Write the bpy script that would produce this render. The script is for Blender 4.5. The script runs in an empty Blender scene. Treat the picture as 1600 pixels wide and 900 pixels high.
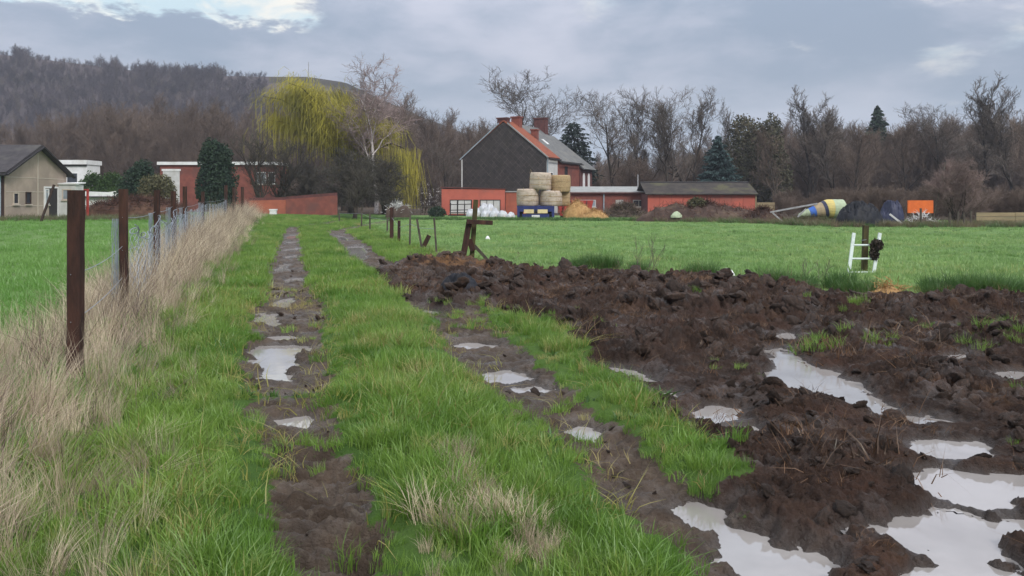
import bpy, math, random
import numpy as np
from mathutils import Vector, Matrix

R = math.radians
sc = bpy.context.scene
COL = sc.collection
F, CX, HY, EYE = 1300.0, 800.0, 310.0, 1.6

# ------------------------------------------------------------------ camera
cam = bpy.data.cameras.new('camera')
cam.sensor_width = 36.0
cam.lens = F / 1600 * 36.0
cam.shift_y = -(450 - HY) / 1600
cam.clip_start, cam.clip_end = 0.05, 6000
cam_o = bpy.data.objects.new('camera', cam)
cam_o.location = (0, 0, EYE)
cam_o.rotation_euler = (R(90), 0, 0)
COL.objects.link(cam_o)
sc.camera = cam_o

# ------------------------------------------------------------------ light
SUN_EL, SUN_AZ = 38.0, 150.0          # degrees; azimuth from +Y towards +X (behind right)
sun = bpy.data.lights.new('sun', 'SUN')
sun.energy, sun.angle, sun.color = 1.5, R(12), (1.0, 0.96, 0.9)
sun_o = bpy.data.objects.new('sun', sun)
sd_ = Vector((math.sin(R(SUN_AZ)) * math.cos(R(SUN_EL)), math.cos(R(SUN_AZ)) * math.cos(R(SUN_EL)), math.sin(R(SUN_EL))))
sun_o.rotation_euler = sd_.to_track_quat('Z', 'Y').to_euler()
COL.objects.link(sun_o)

world = bpy.data.worlds.new('World')
sc.world = world
world.use_nodes = True
wt = world.node_tree
wt.nodes.clear()


def N(t, typ, **kw):
    n = t.nodes.new(typ)
    for k, v in kw.items():
        if k in ('inp',):
            for a, b in v.items():
                n.inputs[a].default_value = b
        else:
            setattr(n, k, v)
    return n


def mth(t, op, a, b=None, c=None, clamp=False):
    n = t.nodes.new('ShaderNodeMath')
    n.operation = op
    n.use_clamp = clamp
    for i, v in enumerate((a, b, c)):
        if v is None:
            continue
        if isinstance(v, (int, float)):
            n.inputs[i].default_value = v
        else:
            t.links.new(v, n.inputs[i])
    return n.outputs[0]


def smooth(t, v, a, b, lo=0.0, hi=1.0):
    n = t.nodes.new('ShaderNodeMapRange')
    n.interpolation_type = 'SMOOTHSTEP'
    t.links.new(v, n.inputs[0])
    n.inputs[1].default_value, n.inputs[2].default_value = a, b
    n.inputs[3].default_value, n.inputs[4].default_value = lo, hi
    return n.outputs[0]


def mixc(t, f, a, b):
    n = t.nodes.new('ShaderNodeMix')
    n.data_type = 'RGBA'
    for s, v in ((n.inputs[0], f), (n.inputs[6], a), (n.inputs[7], b)):
        if isinstance(v, (int, float)):
            s.default_value = v
        elif isinstance(v, tuple):
            s.default_value = (*v, 1) if len(v) == 3 else v
        else:
            t.links.new(v, s)
    return n.outputs[2]


def noise(t, vec, scale, detail=4, rough=0.55, dist=0.0):
    n = t.nodes.new('ShaderNodeTexNoise')
    n.inputs['Scale'].default_value = scale
    n.inputs['Detail'].default_value = detail
    n.inputs['Roughness'].default_value = rough
    n.inputs['Distortion'].default_value = dist
    if vec is not None:
        t.links.new(vec, n.inputs['Vector'])
    return n.outputs[0]


def build_sky():
    t = wt
    tc = t.nodes.new('ShaderNodeTexCoord')
    sep = t.nodes.new('ShaderNodeSeparateXYZ')
    t.links.new(tc.outputs['Generated'], sep.inputs[0])
    x, y, z = sep.outputs
    az = mth(t, 'ARCTAN2', x, y)                 # 0 = straight ahead, + right
    el = mth(t, 'ARCSINE', z)
    sky = N(t, 'ShaderNodeTexSky', sky_type='NISHITA', sun_disc=False, sun_elevation=R(SUN_EL), sun_rotation=R(SUN_AZ))
    hsv = t.nodes.new('ShaderNodeVectorMath'); hsv.operation = 'SCALE'
    t.links.new(sky.outputs[0], hsv.inputs[0]); hsv.inputs['Scale'].default_value = 0.11
    # cloud layer, seen from below: plane coordinates so that clouds flatten towards the horizon
    comb = t.nodes.new('ShaderNodeCombineXYZ')
    t.links.new(mth(t, 'MULTIPLY', az, 2.2), comb.inputs[0])
    t.links.new(mth(t, 'MULTIPLY', el, 6.0), comb.inputs[1])
    v = comb.outputs[0]
    n1 = noise(t, v, 1.3, 6, 0.55, 0.3)
    n2 = noise(t, v, 4.5, 6, 0.6, 0.4)
    n3 = noise(t, v, 11.0, 5, 0.6, 0.2)
    shade = mth(t, 'ADD', mth(t, 'MULTIPLY', n1, 0.82), mth(t, 'MULTIPLY', n2, 0.18))
    shade = smooth(t, shade, 0.38, 0.62)
    cl = mixc(t, shade, (0.205, 0.25, 0.32), (0.41, 0.42, 0.485))
    # lower air of the cloud deck is bluer
    low = smooth(t, el, R(1.0), R(11.0))
    cl = mixc(t, low, mixc(t, 0.5, cl, (0.335, 0.405, 0.485)), cl)
    # overcast luminance rises to the zenith (standard overcast sky)
    lum = mth(t, 'ADD', 1.0, mth(t, 'MULTIPLY', mth(t, 'MAXIMUM', mth(t, 'SUBTRACT', z, 0.12), 0.0), 2.0))
    sc_ = t.nodes.new('ShaderNodeVectorMath'); sc_.operation = 'SCALE'
    t.links.new(cl, sc_.inputs[0]); t.links.new(lum, sc_.inputs['Scale'])
    cl = mixc(t, smooth(t, z, 0.25, 0.8), sc_.outputs[0], mixc(t, 0.6, sc_.outputs[0], (1.2, 1.2, 1.22)))
    # breaks in the cloud, brightest ahead on the left
    wob = mth(t, 'ADD', mth(t, 'MULTIPLY', mth(t, 'SUBTRACT', n2, 0.5), 0.055), mth(t, 'MULTIPLY', mth(t, 'SUBTRACT', n3, 0.5), 0.05))
    e2 = mth(t, 'ADD', el, wob)
    a2 = mth(t, 'ADD', az, mth(t, 'MULTIPLY', wob, 1.6))
    gap = mth(t, 'MULTIPLY', smooth(t, e2, R(11.1), R(11.7)), smooth(t, a2, R(-12.5), R(-14.0)))
    gap = mth(t, 'MULTIPLY', gap, smooth(t, e2, R(24), R(19)))
    g2 = smooth(t, mth(t, 'ADD', mth(t, 'MULTIPLY', n2, 0.9), mth(t, 'MULTIPLY', n3, 0.2)), 0.655, 0.77)
    g2 = mth(t, 'MULTIPLY', g2, smooth(t, el, R(7.5), R(10)))
    gap = mth(t, 'MAXIMUM', gap, mth(t, 'MULTIPLY', g2, 0.4))
    def sq(o):
        return mth(t, 'MULTIPLY', o, o)
    br = None
    for a_, e_, wa, we in ((6.6, 13.4, 4.0, 1.1), (31.5, 9.6, 2.2, 1.8), (27.6, 8.5, 2.6, 1.3), (52, 12, 4, 1.2), (-48, 14, 5, 1.5)):
        q = mth(t, 'ADD', sq(mth(t, 'DIVIDE', mth(t, 'SUBTRACT', az, R(a_)), R(wa))), sq(mth(t, 'DIVIDE', mth(t, 'SUBTRACT', el, R(e_)), R(we))))
        q = mth(t, 'EXPONENT', mth(t, 'MULTIPLY', q, -1.0))
        br = q if br is None else mth(t, 'MAXIMUM', br, q)
    gap = mth(t, 'MAXIMUM', gap, mth(t, 'MULTIPLY', smooth(t, mth(t, 'ADD', mth(t, 'MULTIPLY', br, .30), mth(t, 'MULTIPLY', mth(t, 'ADD', n2, n3), .62)), .74, 1.06), .45))
    veil = smooth(t, n2, 0.40, 0.62)
    gc = mixc(t, veil, (0.50, 0.62, 0.66), (0.82, 0.77, 0.67))
    gc = mixc(t, 0.15, gc, hsv.outputs[0])
    col = mixc(t, 0.06, cl, hsv.outputs[0])
    col = mixc(t, gap, col, gc)
    bg = t.nodes.new('ShaderNodeBackground')
    bg.inputs[1].default_value = 1.0
    t.links.new(col, bg.inputs[0])
    out = t.nodes.new('ShaderNodeOutputWorld')
    t.links.new(bg.outputs[0], out.inputs[0])


build_sky()
vs = sc.view_settings
vs.view_transform, vs.look, vs.exposure, vs.gamma = 'Standard', 'None', 0.5, 1.0
vs.use_curve_mapping = False
sc.render.engine = 'CYCLES'
sc.cycles.use_denoising = True
sc.cycles.max_bounces = 5
sc.cycles.volume_bounces = 0
sc.cycles.transparent_max_bounces = 4

# ------------------------------------------------------------------ numeric helpers
rng = np.random.default_rng(7)
random.seed(7)


def X(px, D):
    return (px - CX) / F * D


def Z(py, D):
    return EYE - (py - HY) / F * D


def U(px, py, z=0.0):
    D = (EYE - z) * F / (py - HY)
    return (X(px, D), D)


def sstep(a, b, v):
    t = np.clip((v - a) / (b - a), 0, 1)
    return t * t * (3 - 2 * t)


def _hash(ix, iy, s):
    h = (ix.astype(np.int64) * 374761393 + iy.astype(np.int64) * 668265263 + s * 1442695041) & 0xFFFFFFFF
    h = ((h ^ (h >> 13)) * 1274126177) & 0xFFFFFFFF
    h = (h ^ (h >> 16)) & 0xFFFFFFFF
    return h.astype(np.float64) / 4294967295.0


def vn(x, y, s=0):
    xi, yi = np.floor(x), np.floor(y)
    fx, fy = x - xi, y - yi
    fx = fx * fx * fx * (fx * (fx * 6 - 15) + 10); fy = fy * fy * fy * (fy * (fy * 6 - 15) + 10)
    a, b = _hash(xi, yi, s), _hash(xi + 1, yi, s)
    c, d = _hash(xi, yi + 1, s), _hash(xi + 1, yi + 1, s)
    return (a + (b - a) * fx) * (1 - fy) + (c + (d - c) * fx) * fy


def fbm(x, y, s=0, o=4, g=0.5, l=2.03):
    v, a, n = 0, 1.0, 0
    for i in range(o):
        ca, sa = math.cos(i * 0.7), math.sin(i * 0.7)
        v = v + a * vn(x * ca - y * sa, x * sa + y * ca, s + i * 17)
        n += a
        a *= g
        x, y = x * l, y * l
    return v / n


def poly_sd(x, y, poly):
    """signed distance, negative inside"""
    p = np.asarray(poly, float)
    d2 = np.full(x.shape, 1e18)
    ins = np.zeros(x.shape, bool)
    for i in range(len(p)):
        ax, ay = p[i - 1]
        bx, by = p[i]
        ex, ey = bx - ax, by - ay
        t = np.clip(((x - ax) * ex + (y - ay) * ey) / (ex * ex + ey * ey + 1e-12), 0, 1)
        d2 = np.minimum(d2, (x - ax - t * ex) ** 2 + (y - ay - t * ey) ** 2)
        c = ((ay > y) != (by > y))
        with np.errstate(divide='ignore', invalid='ignore'):
            xx = ax + (y - ay) * ex / (ey if abs(ey) > 1e-9 else 1e-9)
        ins ^= c & (x < xx)
    d = np.sqrt(d2)
    return np.where(ins, -d, d)


# ------------------------------------------------------------------ the lie of the land
LR = [(990, 480, 660), (900, 467, 607), (840, 455, 603), (780, 440, 584), (730, 415, 545), (690, 402, 530), (650, 392, 525), (600, 386, 512), (560, 387, 516), (520, 394, 502), (480, 399, 508),
      (440, 414, 482), (400, 425, 477), (385, 431, 474), (370, 440, 471), (358, 446, 468)]
RR = [(990, 1200, 1330), (900, 1135, 1290), (850, 1075, 1240), (800, 1010, 1130), (750, 950, 1060), (700, 897, 995), (660, 858, 950), (620, 800, 884), (580, 742, 858), (540, 705, 800), (500, 688, 765), (470, 640, 735),
      (440, 600, 690), (420, 570, 625), (400, 541, 592), (385, 529, 580), (372, 520, 556), (362, 512, 538)]


def rut_edges(rows):
    D, a, b = [], [], []
    for py, l, r in rows:
        d = EYE * F / (py - HY)
        D.append(d); a.append(X(l, d)); b.append(X(r, d))
    return np.array(D), np.array(a), np.array(b)


RUTS = [rut_edges(LR), rut_edges(RR)]
FIELD_IMG = [(592, 428), (640, 414), (690, 414), (740, 419), (800, 424), (850, 430), (950, 428), (1050, 436), (1130, 440), (1200, 446), (1250, 458), (1350, 464), (1450, 463), (1600, 469), (2300, 490)]
FIELD_BACK = [(1330, 990), (1240, 880), (1150, 800), (1128, 762), (1172, 742), (1130, 700), (1058, 655), (1008, 615), (955, 580), (905, 540), (868, 508), (800, 490), (752, 476), (700, 486), (640, 470), (605, 445)]
FIELD = [U(*p) for p in FIELD_IMG] + [(14.0, 6.0), (8.0, 1.2), (1.6, 1.2)] + [U(*p) for p in FIELD_BACK]

# puddles: image outline on the water level
PUD_IMG = [
    (-0.085, [(392, 556), (402, 544), (430, 540), (470, 541), (479, 547), (462, 556), (452, 566), (462, 580), (470, 596), (440, 602), (410, 597), (396, 582)]),
    (-0.085, [(400, 491), (418, 488), (436, 493), (430, 499), (446, 511), (430, 514), (408, 504)]),
    (-0.085, [(424, 477), (436, 469), (460, 466), (456, 473), (446, 482), (428, 482)]),
    (-0.085, [(418, 529), (450, 527), (462, 532), (440, 535)]),
    (-0.085, [(447, 660), (462, 652), (476, 652), (474, 668), (460, 668)]),
    (-0.085, [(446, 437), (468, 434), (474, 441), (452, 444)]),
    (-0.085, [(424, 421), (440, 412), (456, 413), (456, 428), (436, 429)]),
    (-0.085, [(444, 401), (464, 398), (464, 405), (448, 407)]),
    (-0.085, [(446, 390), (474, 387), (470, 394), (446, 396)]),
    (-0.085, [(446, 379), (468, 377), (468, 383), (446, 385)]),
    (-0.085, [(447, 369), (464, 367), (464, 373), (448, 374)]),
    (-0.085, [(543, 386), (570, 385), (578, 398), (576, 409), (552, 409), (545, 398)]),
    (-0.085, [(522, 368), (540, 371), (548, 378), (534, 377)]),
    (-0.085, [(664, 486), (680, 488), (684, 495), (668, 492)]),
    (-0.085, [(718, 541), (740, 537), (764, 541), (760, 547), (724, 547)]),
    (-0.085, [(764, 586), (790, 582), (820, 594), (800, 600), (772, 598)]),
    (-0.085, [(815, 611), (835, 606), (852, 612), (836, 618), (818, 617)]),
    (-0.085, [(896, 676), (910, 672), (922, 680), (908, 688)]),
    (-0.085, [(1060, 800), (1085, 794), (1110, 800), (1140, 822), (1190, 848), (1240, 864), (1268, 880), (1275, 960), (1200, 960), (1150, 880), (1105, 838)]),
    (-0.03, [(1203, 548), (1216, 546), (1250, 562), (1280, 578), (1318, 592), (1350, 618), (1396, 652), (1372, 655), (1340, 634), (1298, 624), (1260, 616), (1226, 604), (1207, 590)]),
    (-0.05, [(958, 577), (990, 580), (1030, 596), (1018, 603), (984, 590)]),
    (-0.05, [(1034, 616), (1050, 615), (1060, 624), (1046, 628)]),
    (-0.05, [(1090, 646), (1112, 638), (1142, 642), (1138, 660), (1116, 666), (1094, 658)]),
    (-0.05, [(1146, 674), (1164, 672), (1166, 680), (1150, 680)]),
    (-0.03, [(1436, 694), (1470, 688), (1510, 692), (1542, 700), (1538, 711), (1500, 708), (1470, 714), (1444, 708)]),
    (-0.03, [(1425, 748), (1470, 742), (1530, 748), (1600, 752), (1660, 758), (1660, 780), (1592, 783), (1562, 800), (1532, 810), (1500, 796), (1480, 772), (1440, 764)]),
    (-0.03, [(1362, 834), (1420, 815), (1476, 808), (1520, 806), (1560, 815), (1600, 820), (1700, 832), (1700, 856), (1590, 852), (1552, 866), (1562, 890), (1610, 915), (1580, 940), (1480, 930), (1440, 884), (1420, 856)]),
    (-0.02, [(1340, 512), (1368, 516), (1370, 524), (1350, 522)]),
    (-0.02, [(1215, 524), (1232, 522), (1232, 530), (1216, 531)]),
    (-0.03, [(1428, 655), (1470, 657), (1490, 664), (1440, 664)]),
    (-0.02, [(1480, 556), (1512, 553), (1520, 560), (1490, 562)]),
    (-0.02, [(1560, 586), (1592, 583), (1600, 592), (1570, 593)]),
]
PUDS = [(L - .0012 * (i % 3), [U(px, py, L) for px, py in pl]) for i, (L, pl) in enumerate(PUD_IMG)]


def land(x, y):
    """height, rut mask, field mask, wetness, straw"""
    x = np.asarray(x, float); y = np.asarray(y, float)
    r = np.hypot(x, y)
    h = (fbm(x * 0.25, y * 0.25, 3, 3) - 0.5) * 0.10 + (fbm(x * 2.2, y * 2.2, 5, 3) - 0.5) * 0.05
    h = h * np.clip(1 - (r - 25) / 60, 0.25, 1)
    # left field and yard lie a little higher
    h = h + 0.30 * sstep(18, 46, y) * sstep(-8, -20, x)
    near = r < 75
    rut = np.zeros_like(h); field = np.zeros_like(h); wet = np.zeros_like(h); straw = np.zeros_like(h)
    if not near.any():
        return h, rut, field, wet, straw
    xs, ys = x[near], y[near]
    hn = h[near]
    e1 = (fbm(xs * 1.6, ys * 1.6, 11, 4) - 0.5)
    e2 = (fbm(xs * 7, ys * 7, 12, 3) - 0.5)
    rm = np.zeros_like(xs)
    for k, (D, a, b) in enumerate(RUTS):
        o = np.argsort(D)
        ea, eb = np.interp(ys, D[o], a[o]), np.interp(ys, D[o], b[o])
        s = np.minimum(xs - ea, eb - xs) + (0.02 if k == 0 else .07) + e1 * 0.26 + e2 * 0.2
        m = sstep(-0.10, 0.10, s) * sstep(75, 58, ys) * (ys > 0.5)
        # turf bridges that cross the left rut
        if k == 0:
            for (py, w, st) in ((618, 8, 0.6), (700, 12, 0.45), (455, 5, .3)):
                d0 = EYE * F / (py - HY); ww = d0 * w / (py - HY)
                m = m * (1 - st * np.exp(-((ys - d0) / ww) ** 2))
            tread = np.tanh(2.2 * np.sin(ys * 2 * math.pi / 0.19 + xs * 3 + e1 * 3)) * sstep(8.0, 6.0, ys)
        else:
            tread = np.sin(ys * 2 * math.pi / 0.2 - xs * 4 + e1 * 5) * 0.6
        hn = hn * (1 - m) + m * (-0.05 + e1 * 0.07 + e2 * 0.10 + 0.03 * tread + (1 - np.abs(2 * fbm(xs * 13, ys * 13, 31, 3) - 1) - .6) * 0.07)
        rm = np.maximum(rm, m)
    # turf crown of the track and verge
    hn = hn + 0.05 * (1 - rm)
    sd = poly_sd(xs, ys, FIELD)
    fm = sstep(0.12, -0.12, sd + e1 * 0.5 + e2 * 0.15)
    lump = fbm(xs * 1.1, ys * 1.1, 41, 3)
    l2 = fbm(xs * 3.2 + lump * 2, ys * 3.2, 42, 4, 0.6)
    l3 = 1 - np.abs(2 * fbm(xs * 5.5, ys * 5.5 + l2 * 3, 43, 4, 0.62) - 1)
    l4 = 1 - np.abs(2 * fbm(xs * 14, ys * 14, 44, 3, 0.6) - 1)
    inward = sstep(0.0, 1.5, -sd)
    rough = 0.50 + 0.50 * sstep(5.0, 9.0, ys)
    rough = rough * (0.55 + 0.75 * sstep(0.35, 0.6, lump))
    hf = 0.02 + (lump - 0.5) * 0.15 * inward + rough * ((l2 - 0.5) * 0.24 + (l3 - 0.6) * 0.21 + (l4 - 0.6) * 0.05) + (l4 - .6) * .075 + (1 - np.abs(2 * vn(xs * 31 + l2 * 4, ys * 31, 45) - 1) - .5) * .03
    # bank of dung at the far edge of the field
    bank = np.exp(-((sd + 0.9) / 0.8) ** 2) * sstep(12, 14.5, ys)
    hf = hf + bank * (0.02 + 0.10 * (fbm(xs * 0.8, ys * 0.8, 51, 2) - .4))
    hx, hy = U(690, 428)
    heap = np.exp(-((xs - hx) / 1.25) ** 2 - ((ys - hy - 0.3) / 0.95) ** 2)
    hf = hf + heap * 0.24
    hn = hn * (1 - fm) + hf * fm
    wt_ = np.zeros_like(xs)
    near_p = []
    for L, pl in PUDS:
        pa = np.array(pl)
        c, ext = pa.mean(0), np.ptp(pa, axis=0)
        sel = np.nonzero((np.abs(xs - c[0]) < ext[0] * .6 + 1.3) & (np.abs(ys - c[1]) < ext[1] * .6 + 1.6))[0]
        if not len(sel):
            continue
        size = min(1.0, float(ext.min()) / 1.2)
        s = poly_sd(xs[sel], ys[sel], pl) - .04 - .05 * (1 - size) + (e1[sel] * 0.30 + e2[sel] * 0.35 + (l3[sel] - .6) * .16) * (0.34 + 0.66 * size)
        hh = hn[sel]
        low = 1 - sstep(0.1, 0.9, s)
        hh = hh * (1 - 0.3 * low) + (L + 0.05) * 0.3 * low
        hn[sel] = np.where((s > 0) & (s < 0.5), np.maximum(hh, L + 0.012), hh)
        near_p.append((L, sel, s))
    for L, sel, s in near_p:
        w = 1 - sstep(0.0, 0.20, s)
        hn[sel] = hn[sel] * (1 - w) + (L + np.clip(s, -0.09, 0.3) * 0.42 + (l4[sel] - .6) * .05 * sstep(0, .06, s)) * w
        wt_[sel] = np.maximum(wt_[sel], 1 - sstep(-.02, 0.11, s))
    wt_ = np.maximum(wt_, fm * sstep(0.02, -0.03, hn) * 0.7)
    wt_ = np.maximum(wt_, rm * 0.35 * sstep(0.45, 0.6, fbm(xs * 2, ys * 2, 61, 3)))
    st = heap * 0.9 + 0.35 * bank * sstep(.5, .65, fbm(xs * 1.5, ys * 1.5, 71, 3)) + 0.22 * sstep(0.62, 0.72, fbm(xs * 1.3, ys * 1.3, 72, 3))
    h[near] = hn; rut[near] = rm; field[near] = fm; wet[near] = wt_; straw[near] = np.clip(st, 0, 1) * fm
    return h, rut, field, wet, straw


def gz(x, y):
    return float(land(np.array([x]), np.array([y]))[0][0])


# ------------------------------------------------------------------ materials
MATS = {}


def pm(name, c1, c2=None, scale=6.0, rough=0.8, bump=0.0, bscale=None, c3=None, stretch=(1, 1, 1), spec=0.3, metal=0.0, detail=5, dist=0.002, world_pos=False, rnd=0.0, lo=0.35, hi=0.65):
    """noise-varied principled material"""
    m = bpy.data.materials.new(name)
    m.use_nodes = True
    t = m.node_tree
    b = t.nodes['Principled BSDF']
    if world_pos:
        vec = t.nodes.new('ShaderNodeNewGeometry').outputs['Position']
    else:
        vec = t.nodes.new('ShaderNodeTexCoord').outputs['Object']
    mp = t.nodes.new('ShaderNodeMapping')
    mp.inputs['Scale'].default_value = stretch
    t.links.new(vec, mp.inputs[0])
    v = mp.outputs[0]
    c2 = c2 or tuple(k * 0.75 for k in c1)
    f = smooth(t, noise(t, v, scale, detail, 0.6), lo, hi)
    col = mixc(t, f, c1, c2)
    if c3:
        col = mixc(t, smooth(t, noise(t, v, scale * 0.31, 4, 0.6), 0.5, 0.68), col, c3)
    if rnd:
        oi = t.nodes.new('ShaderNodeObjectInfo')
        hs = t.nodes.new('ShaderNodeHueSaturation')
        t.links.new(col, hs.inputs['Color'])
        t.links.new(mth(t, 'ADD', 1 - rnd, mth(t, 'MULTIPLY', oi.outputs['Random'], 2 * rnd)), hs.inputs['Value'])
        col = hs.outputs[0]
    t.links.new(col, b.inputs['Base Color'])
    b.inputs['Roughness'].default_value = rough
    b.inputs['Specular IOR Level'].default_value = spec
    b.inputs['Metallic'].default_value = metal
    if bump:
        bn = t.nodes.new('ShaderNodeBump')
        bn.inputs['Strength'].default_value = bump
        bn.inputs['Distance'].default_value = dist * 10
        t.links.new(noise(t, v, bscale or scale * 4, 4, 0.6), bn.inputs['Height'])
        t.links.new(bn.outputs[0], b.inputs['Normal'])
    MATS[name] = m
    return m


def blade_mat(name, a, b, dry=None, transl=0.35, scale=0.5, dryamt=(0.6, 0.75), rnd=0.22):
    m = bpy.data.materials.new(name)
    m.use_nodes = True
    t = m.node_tree
    t.nodes.clear()
    pos = t.nodes.new('ShaderNodeNewGeometry').outputs['Position']
    oi = t.nodes.new('ShaderNodeObjectInfo')
    f = smooth(t, noise(t, pos, scale, 5, 0.6), 0.36, 0.64)
    col = mixc(t, f, a, b)
    if dry:
        col = mixc(t, smooth(t, mth(t, 'ADD', mth(t, 'MULTIPLY', noise(t, pos, scale * 1.7, 4), 0.7), mth(t, 'MULTIPLY', oi.outputs['Random'], 0.3)), *dryamt), col, dry)
    hs = t.nodes.new('ShaderNodeHueSaturation')
    t.links.new(col, hs.inputs['Color'])
    t.links.new(mth(t, 'ADD', 1 - rnd, mth(t, 'MULTIPLY', oi.outputs['Random'], 2 * rnd)), hs.inputs['Value'])
    d = t.nodes.new('ShaderNodeBsdfDiffuse'); tr = t.nodes.new('ShaderNodeBsdfTranslucent')
    g = t.nodes.new('ShaderNodeBsdfGlossy'); g.inputs['Roughness'].default_value = 0.45
    t.links.new(hs.outputs[0], d.inputs[0]); t.links.new(hs.outputs[0], tr.inputs[0])
    g.inputs[0].default_value = (0.8, 0.85, 0.8, 1)
    ms = t.nodes.new('ShaderNodeMixShader'); ms.inputs[0].default_value = transl
    t.links.new(d.outputs[0], ms.inputs[1]); t.links.new(tr.outputs[0], ms.inputs[2])
    m2 = t.nodes.new('ShaderNodeMixShader'); m2.inputs[0].default_value = 0.05
    t.links.new(ms.outputs[0], m2.inputs[1]); t.links.new(g.outputs[0], m2.inputs[2])
    o = t.nodes.new('ShaderNodeOutputMaterial')
    t.links.new(m2.outputs[0], o.inputs[0])
    MATS[name] = m
    return m


def ground_mat():
    m = bpy.data.materials.new('soil_and_turf')
    m.use_nodes = True
    t = m.node_tree
    b = t.nodes['Principled BSDF']
    pos = t.nodes.new('ShaderNodeNewGeometry').outputs['Position']

    def at(n):
        a = t.nodes.new('ShaderNodeAttribute'); a.attribute_name = n
        return a.outputs['Fac']
    n1, n2, n3 = noise(t, pos, 0.22, 5), noise(t, pos, 2.6, 6, 0.65), noise(t, pos, 16, 5, 0.65)
    turf = mixc(t, smooth(t, n1, 0.38, 0.62), (0.060, 0.125, 0.022), (0.085, 0.16, 0.03))
    turf = mixc(t, at('pasture'), turf, mixc(t, smooth(t, n1, 0.38, 0.62), (0.13, 0.225, 0.07), (0.16, 0.27, 0.085)))
    turf = mixc(t, mth(t, 'MULTIPLY', smooth(t, n2, 0.45, 0.75), .6), turf, (0.10, 0.16, 0.045))
    turf = mixc(t, smooth(t, n3, 0.55, 0.8), turf, (0.06, 0.11, 0.03))
    rut = mixc(t, smooth(t, n2, 0.35, 0.65), (0.125, 0.092, 0.069), (0.062, 0.044, 0.032))
    rut = mixc(t, smooth(t, n3, 0.5, 0.75), rut, (0.16, 0.13, 0.10))
    dung = mixc(t, smooth(t, n2, 0.35, 0.66), (0.025, 0.0148, 0.0105), (0.062, 0.037, 0.027))
    dung = mixc(t, smooth(t, n3, 0.52, 0.8), dung, (0.095, 0.06, 0.042))
    dung = mixc(t, smooth(t, noise(t, pos, 0.9, 4), 0.5, 0.7), dung, (0.066, 0.034, 0.023))
    dung = mixc(t, mth(t, 'MULTIPLY', at('straw'), smooth(t, noise(t, pos, 5, 5, 0.7), 0.42, 0.62)), dung, (0.19, 0.10, 0.045))
    wetc = mixc(t, smooth(t, n2, 0.3, 0.7), (0.034, 0.0245, 0.019), (0.022, 0.016, 0.0125))
    nz = mth(t, 'MULTIPLY', mth(t, 'SUBTRACT', noise(t, pos, 26, 4, 0.7), 0.5), 1.3)
    rutm = smooth(t, mth(t, 'ADD', at('rut'), nz), 0.36, 0.54)
    fldm = smooth(t, mth(t, 'ADD', at('field'), nz), 0.36, 0.54)
    turf = mixc(t, smooth(t, mth(t, 'ADD', at('litter'), mth(t, 'SUBTRACT', n2, .5)), .35, .65), turf, mixc(t, n2, (0.10, 0.072, 0.05), (0.055, 0.042, 0.032)))
    col = mixc(t, rutm, turf, rut)
    col = mixc(t, fldm, col, dung)
    wetm = mth(t, 'MULTIPLY', at('wet'), mth(t, 'MAXIMUM', rutm, fldm))
    col = mixc(t, mth(t, 'MULTIPLY', wetm, 0.8), col, wetc)
    t.links.new(col, b.inputs['Base Color'])
    soil = mth(t, 'MAXIMUM', rutm, fldm)
    gl = mth(t, 'MULTIPLY', soil, smooth(t, noise(t, pos, 1.9, 5, 0.65), 0.50, 0.66))
    ro = mth(t, 'SUBTRACT', mth(t, 'SUBTRACT', 0.92, mth(t, 'MULTIPLY', soil, mth(t, 'MULTIPLY', n2, 0.45))), mth(t, 'MULTIPLY', wetm, 0.42))
    t.links.new(mth(t, 'MAXIMUM', mth(t, 'SUBTRACT', ro, mth(t, 'MULTIPLY', gl, .3)), 0.24), b.inputs['Roughness'])
    t.links.new(mth(t, 'ADD', 0.16, mth(t, 'MAXIMUM', mth(t, 'MULTIPLY', wetm, 0.45), mth(t, 'MULTIPLY', gl, 0.5))), b.inputs['Specular IOR Level'])
    bn = t.nodes.new('ShaderNodeBump')
    bn.inputs['Distance'].default_value = 0.05
    bn.inputs['Strength'].default_value = 0.9
    hgt = mth(t, 'ADD', noise(t, pos, 22, 6, 0.7), mth(t, 'MULTIPLY', noise(t, pos, 60, 4, 0.7), 0.5))
    t.links.new(mth(t, 'MULTIPLY', hgt, mth(t, 'SUBTRACT', 1.0, mth(t, 'MULTIPLY', wetm, 0.7))), bn.inputs['Height'])
    t.links.new(bn.outputs[0], b.inputs['Normal'])
    return m


def water_mat():
    m = bpy.data.materials.new('muddy_water')
    m.use_nodes = True
    t = m.node_tree
    b = t.nodes['Principled BSDF']
    pos = t.nodes.new('ShaderNodeNewGeometry').outputs['Position']
    col = mixc(t, smooth(t, noise(t, pos, 1.2, 4), 0.35, 0.7), (0.36, 0.34, 0.325), (0.27, 0.25, 0.235))
    t.links.new(col, b.inputs['Base Color'])
    b.inputs['Roughness'].default_value = 0.035
    b.inputs['IOR'].default_value = 2.6
    bn = t.nodes.new('ShaderNodeBump')
    bn.inputs['Strength'].default_value = 0.06
    bn.inputs['Distance'].default_value = 0.02
    t.links.new(noise(t, pos, 5.0, 2), bn.inputs['Height'])
    t.links.new(bn.outputs[0], b.inputs['Normal'])
    return m


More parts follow.
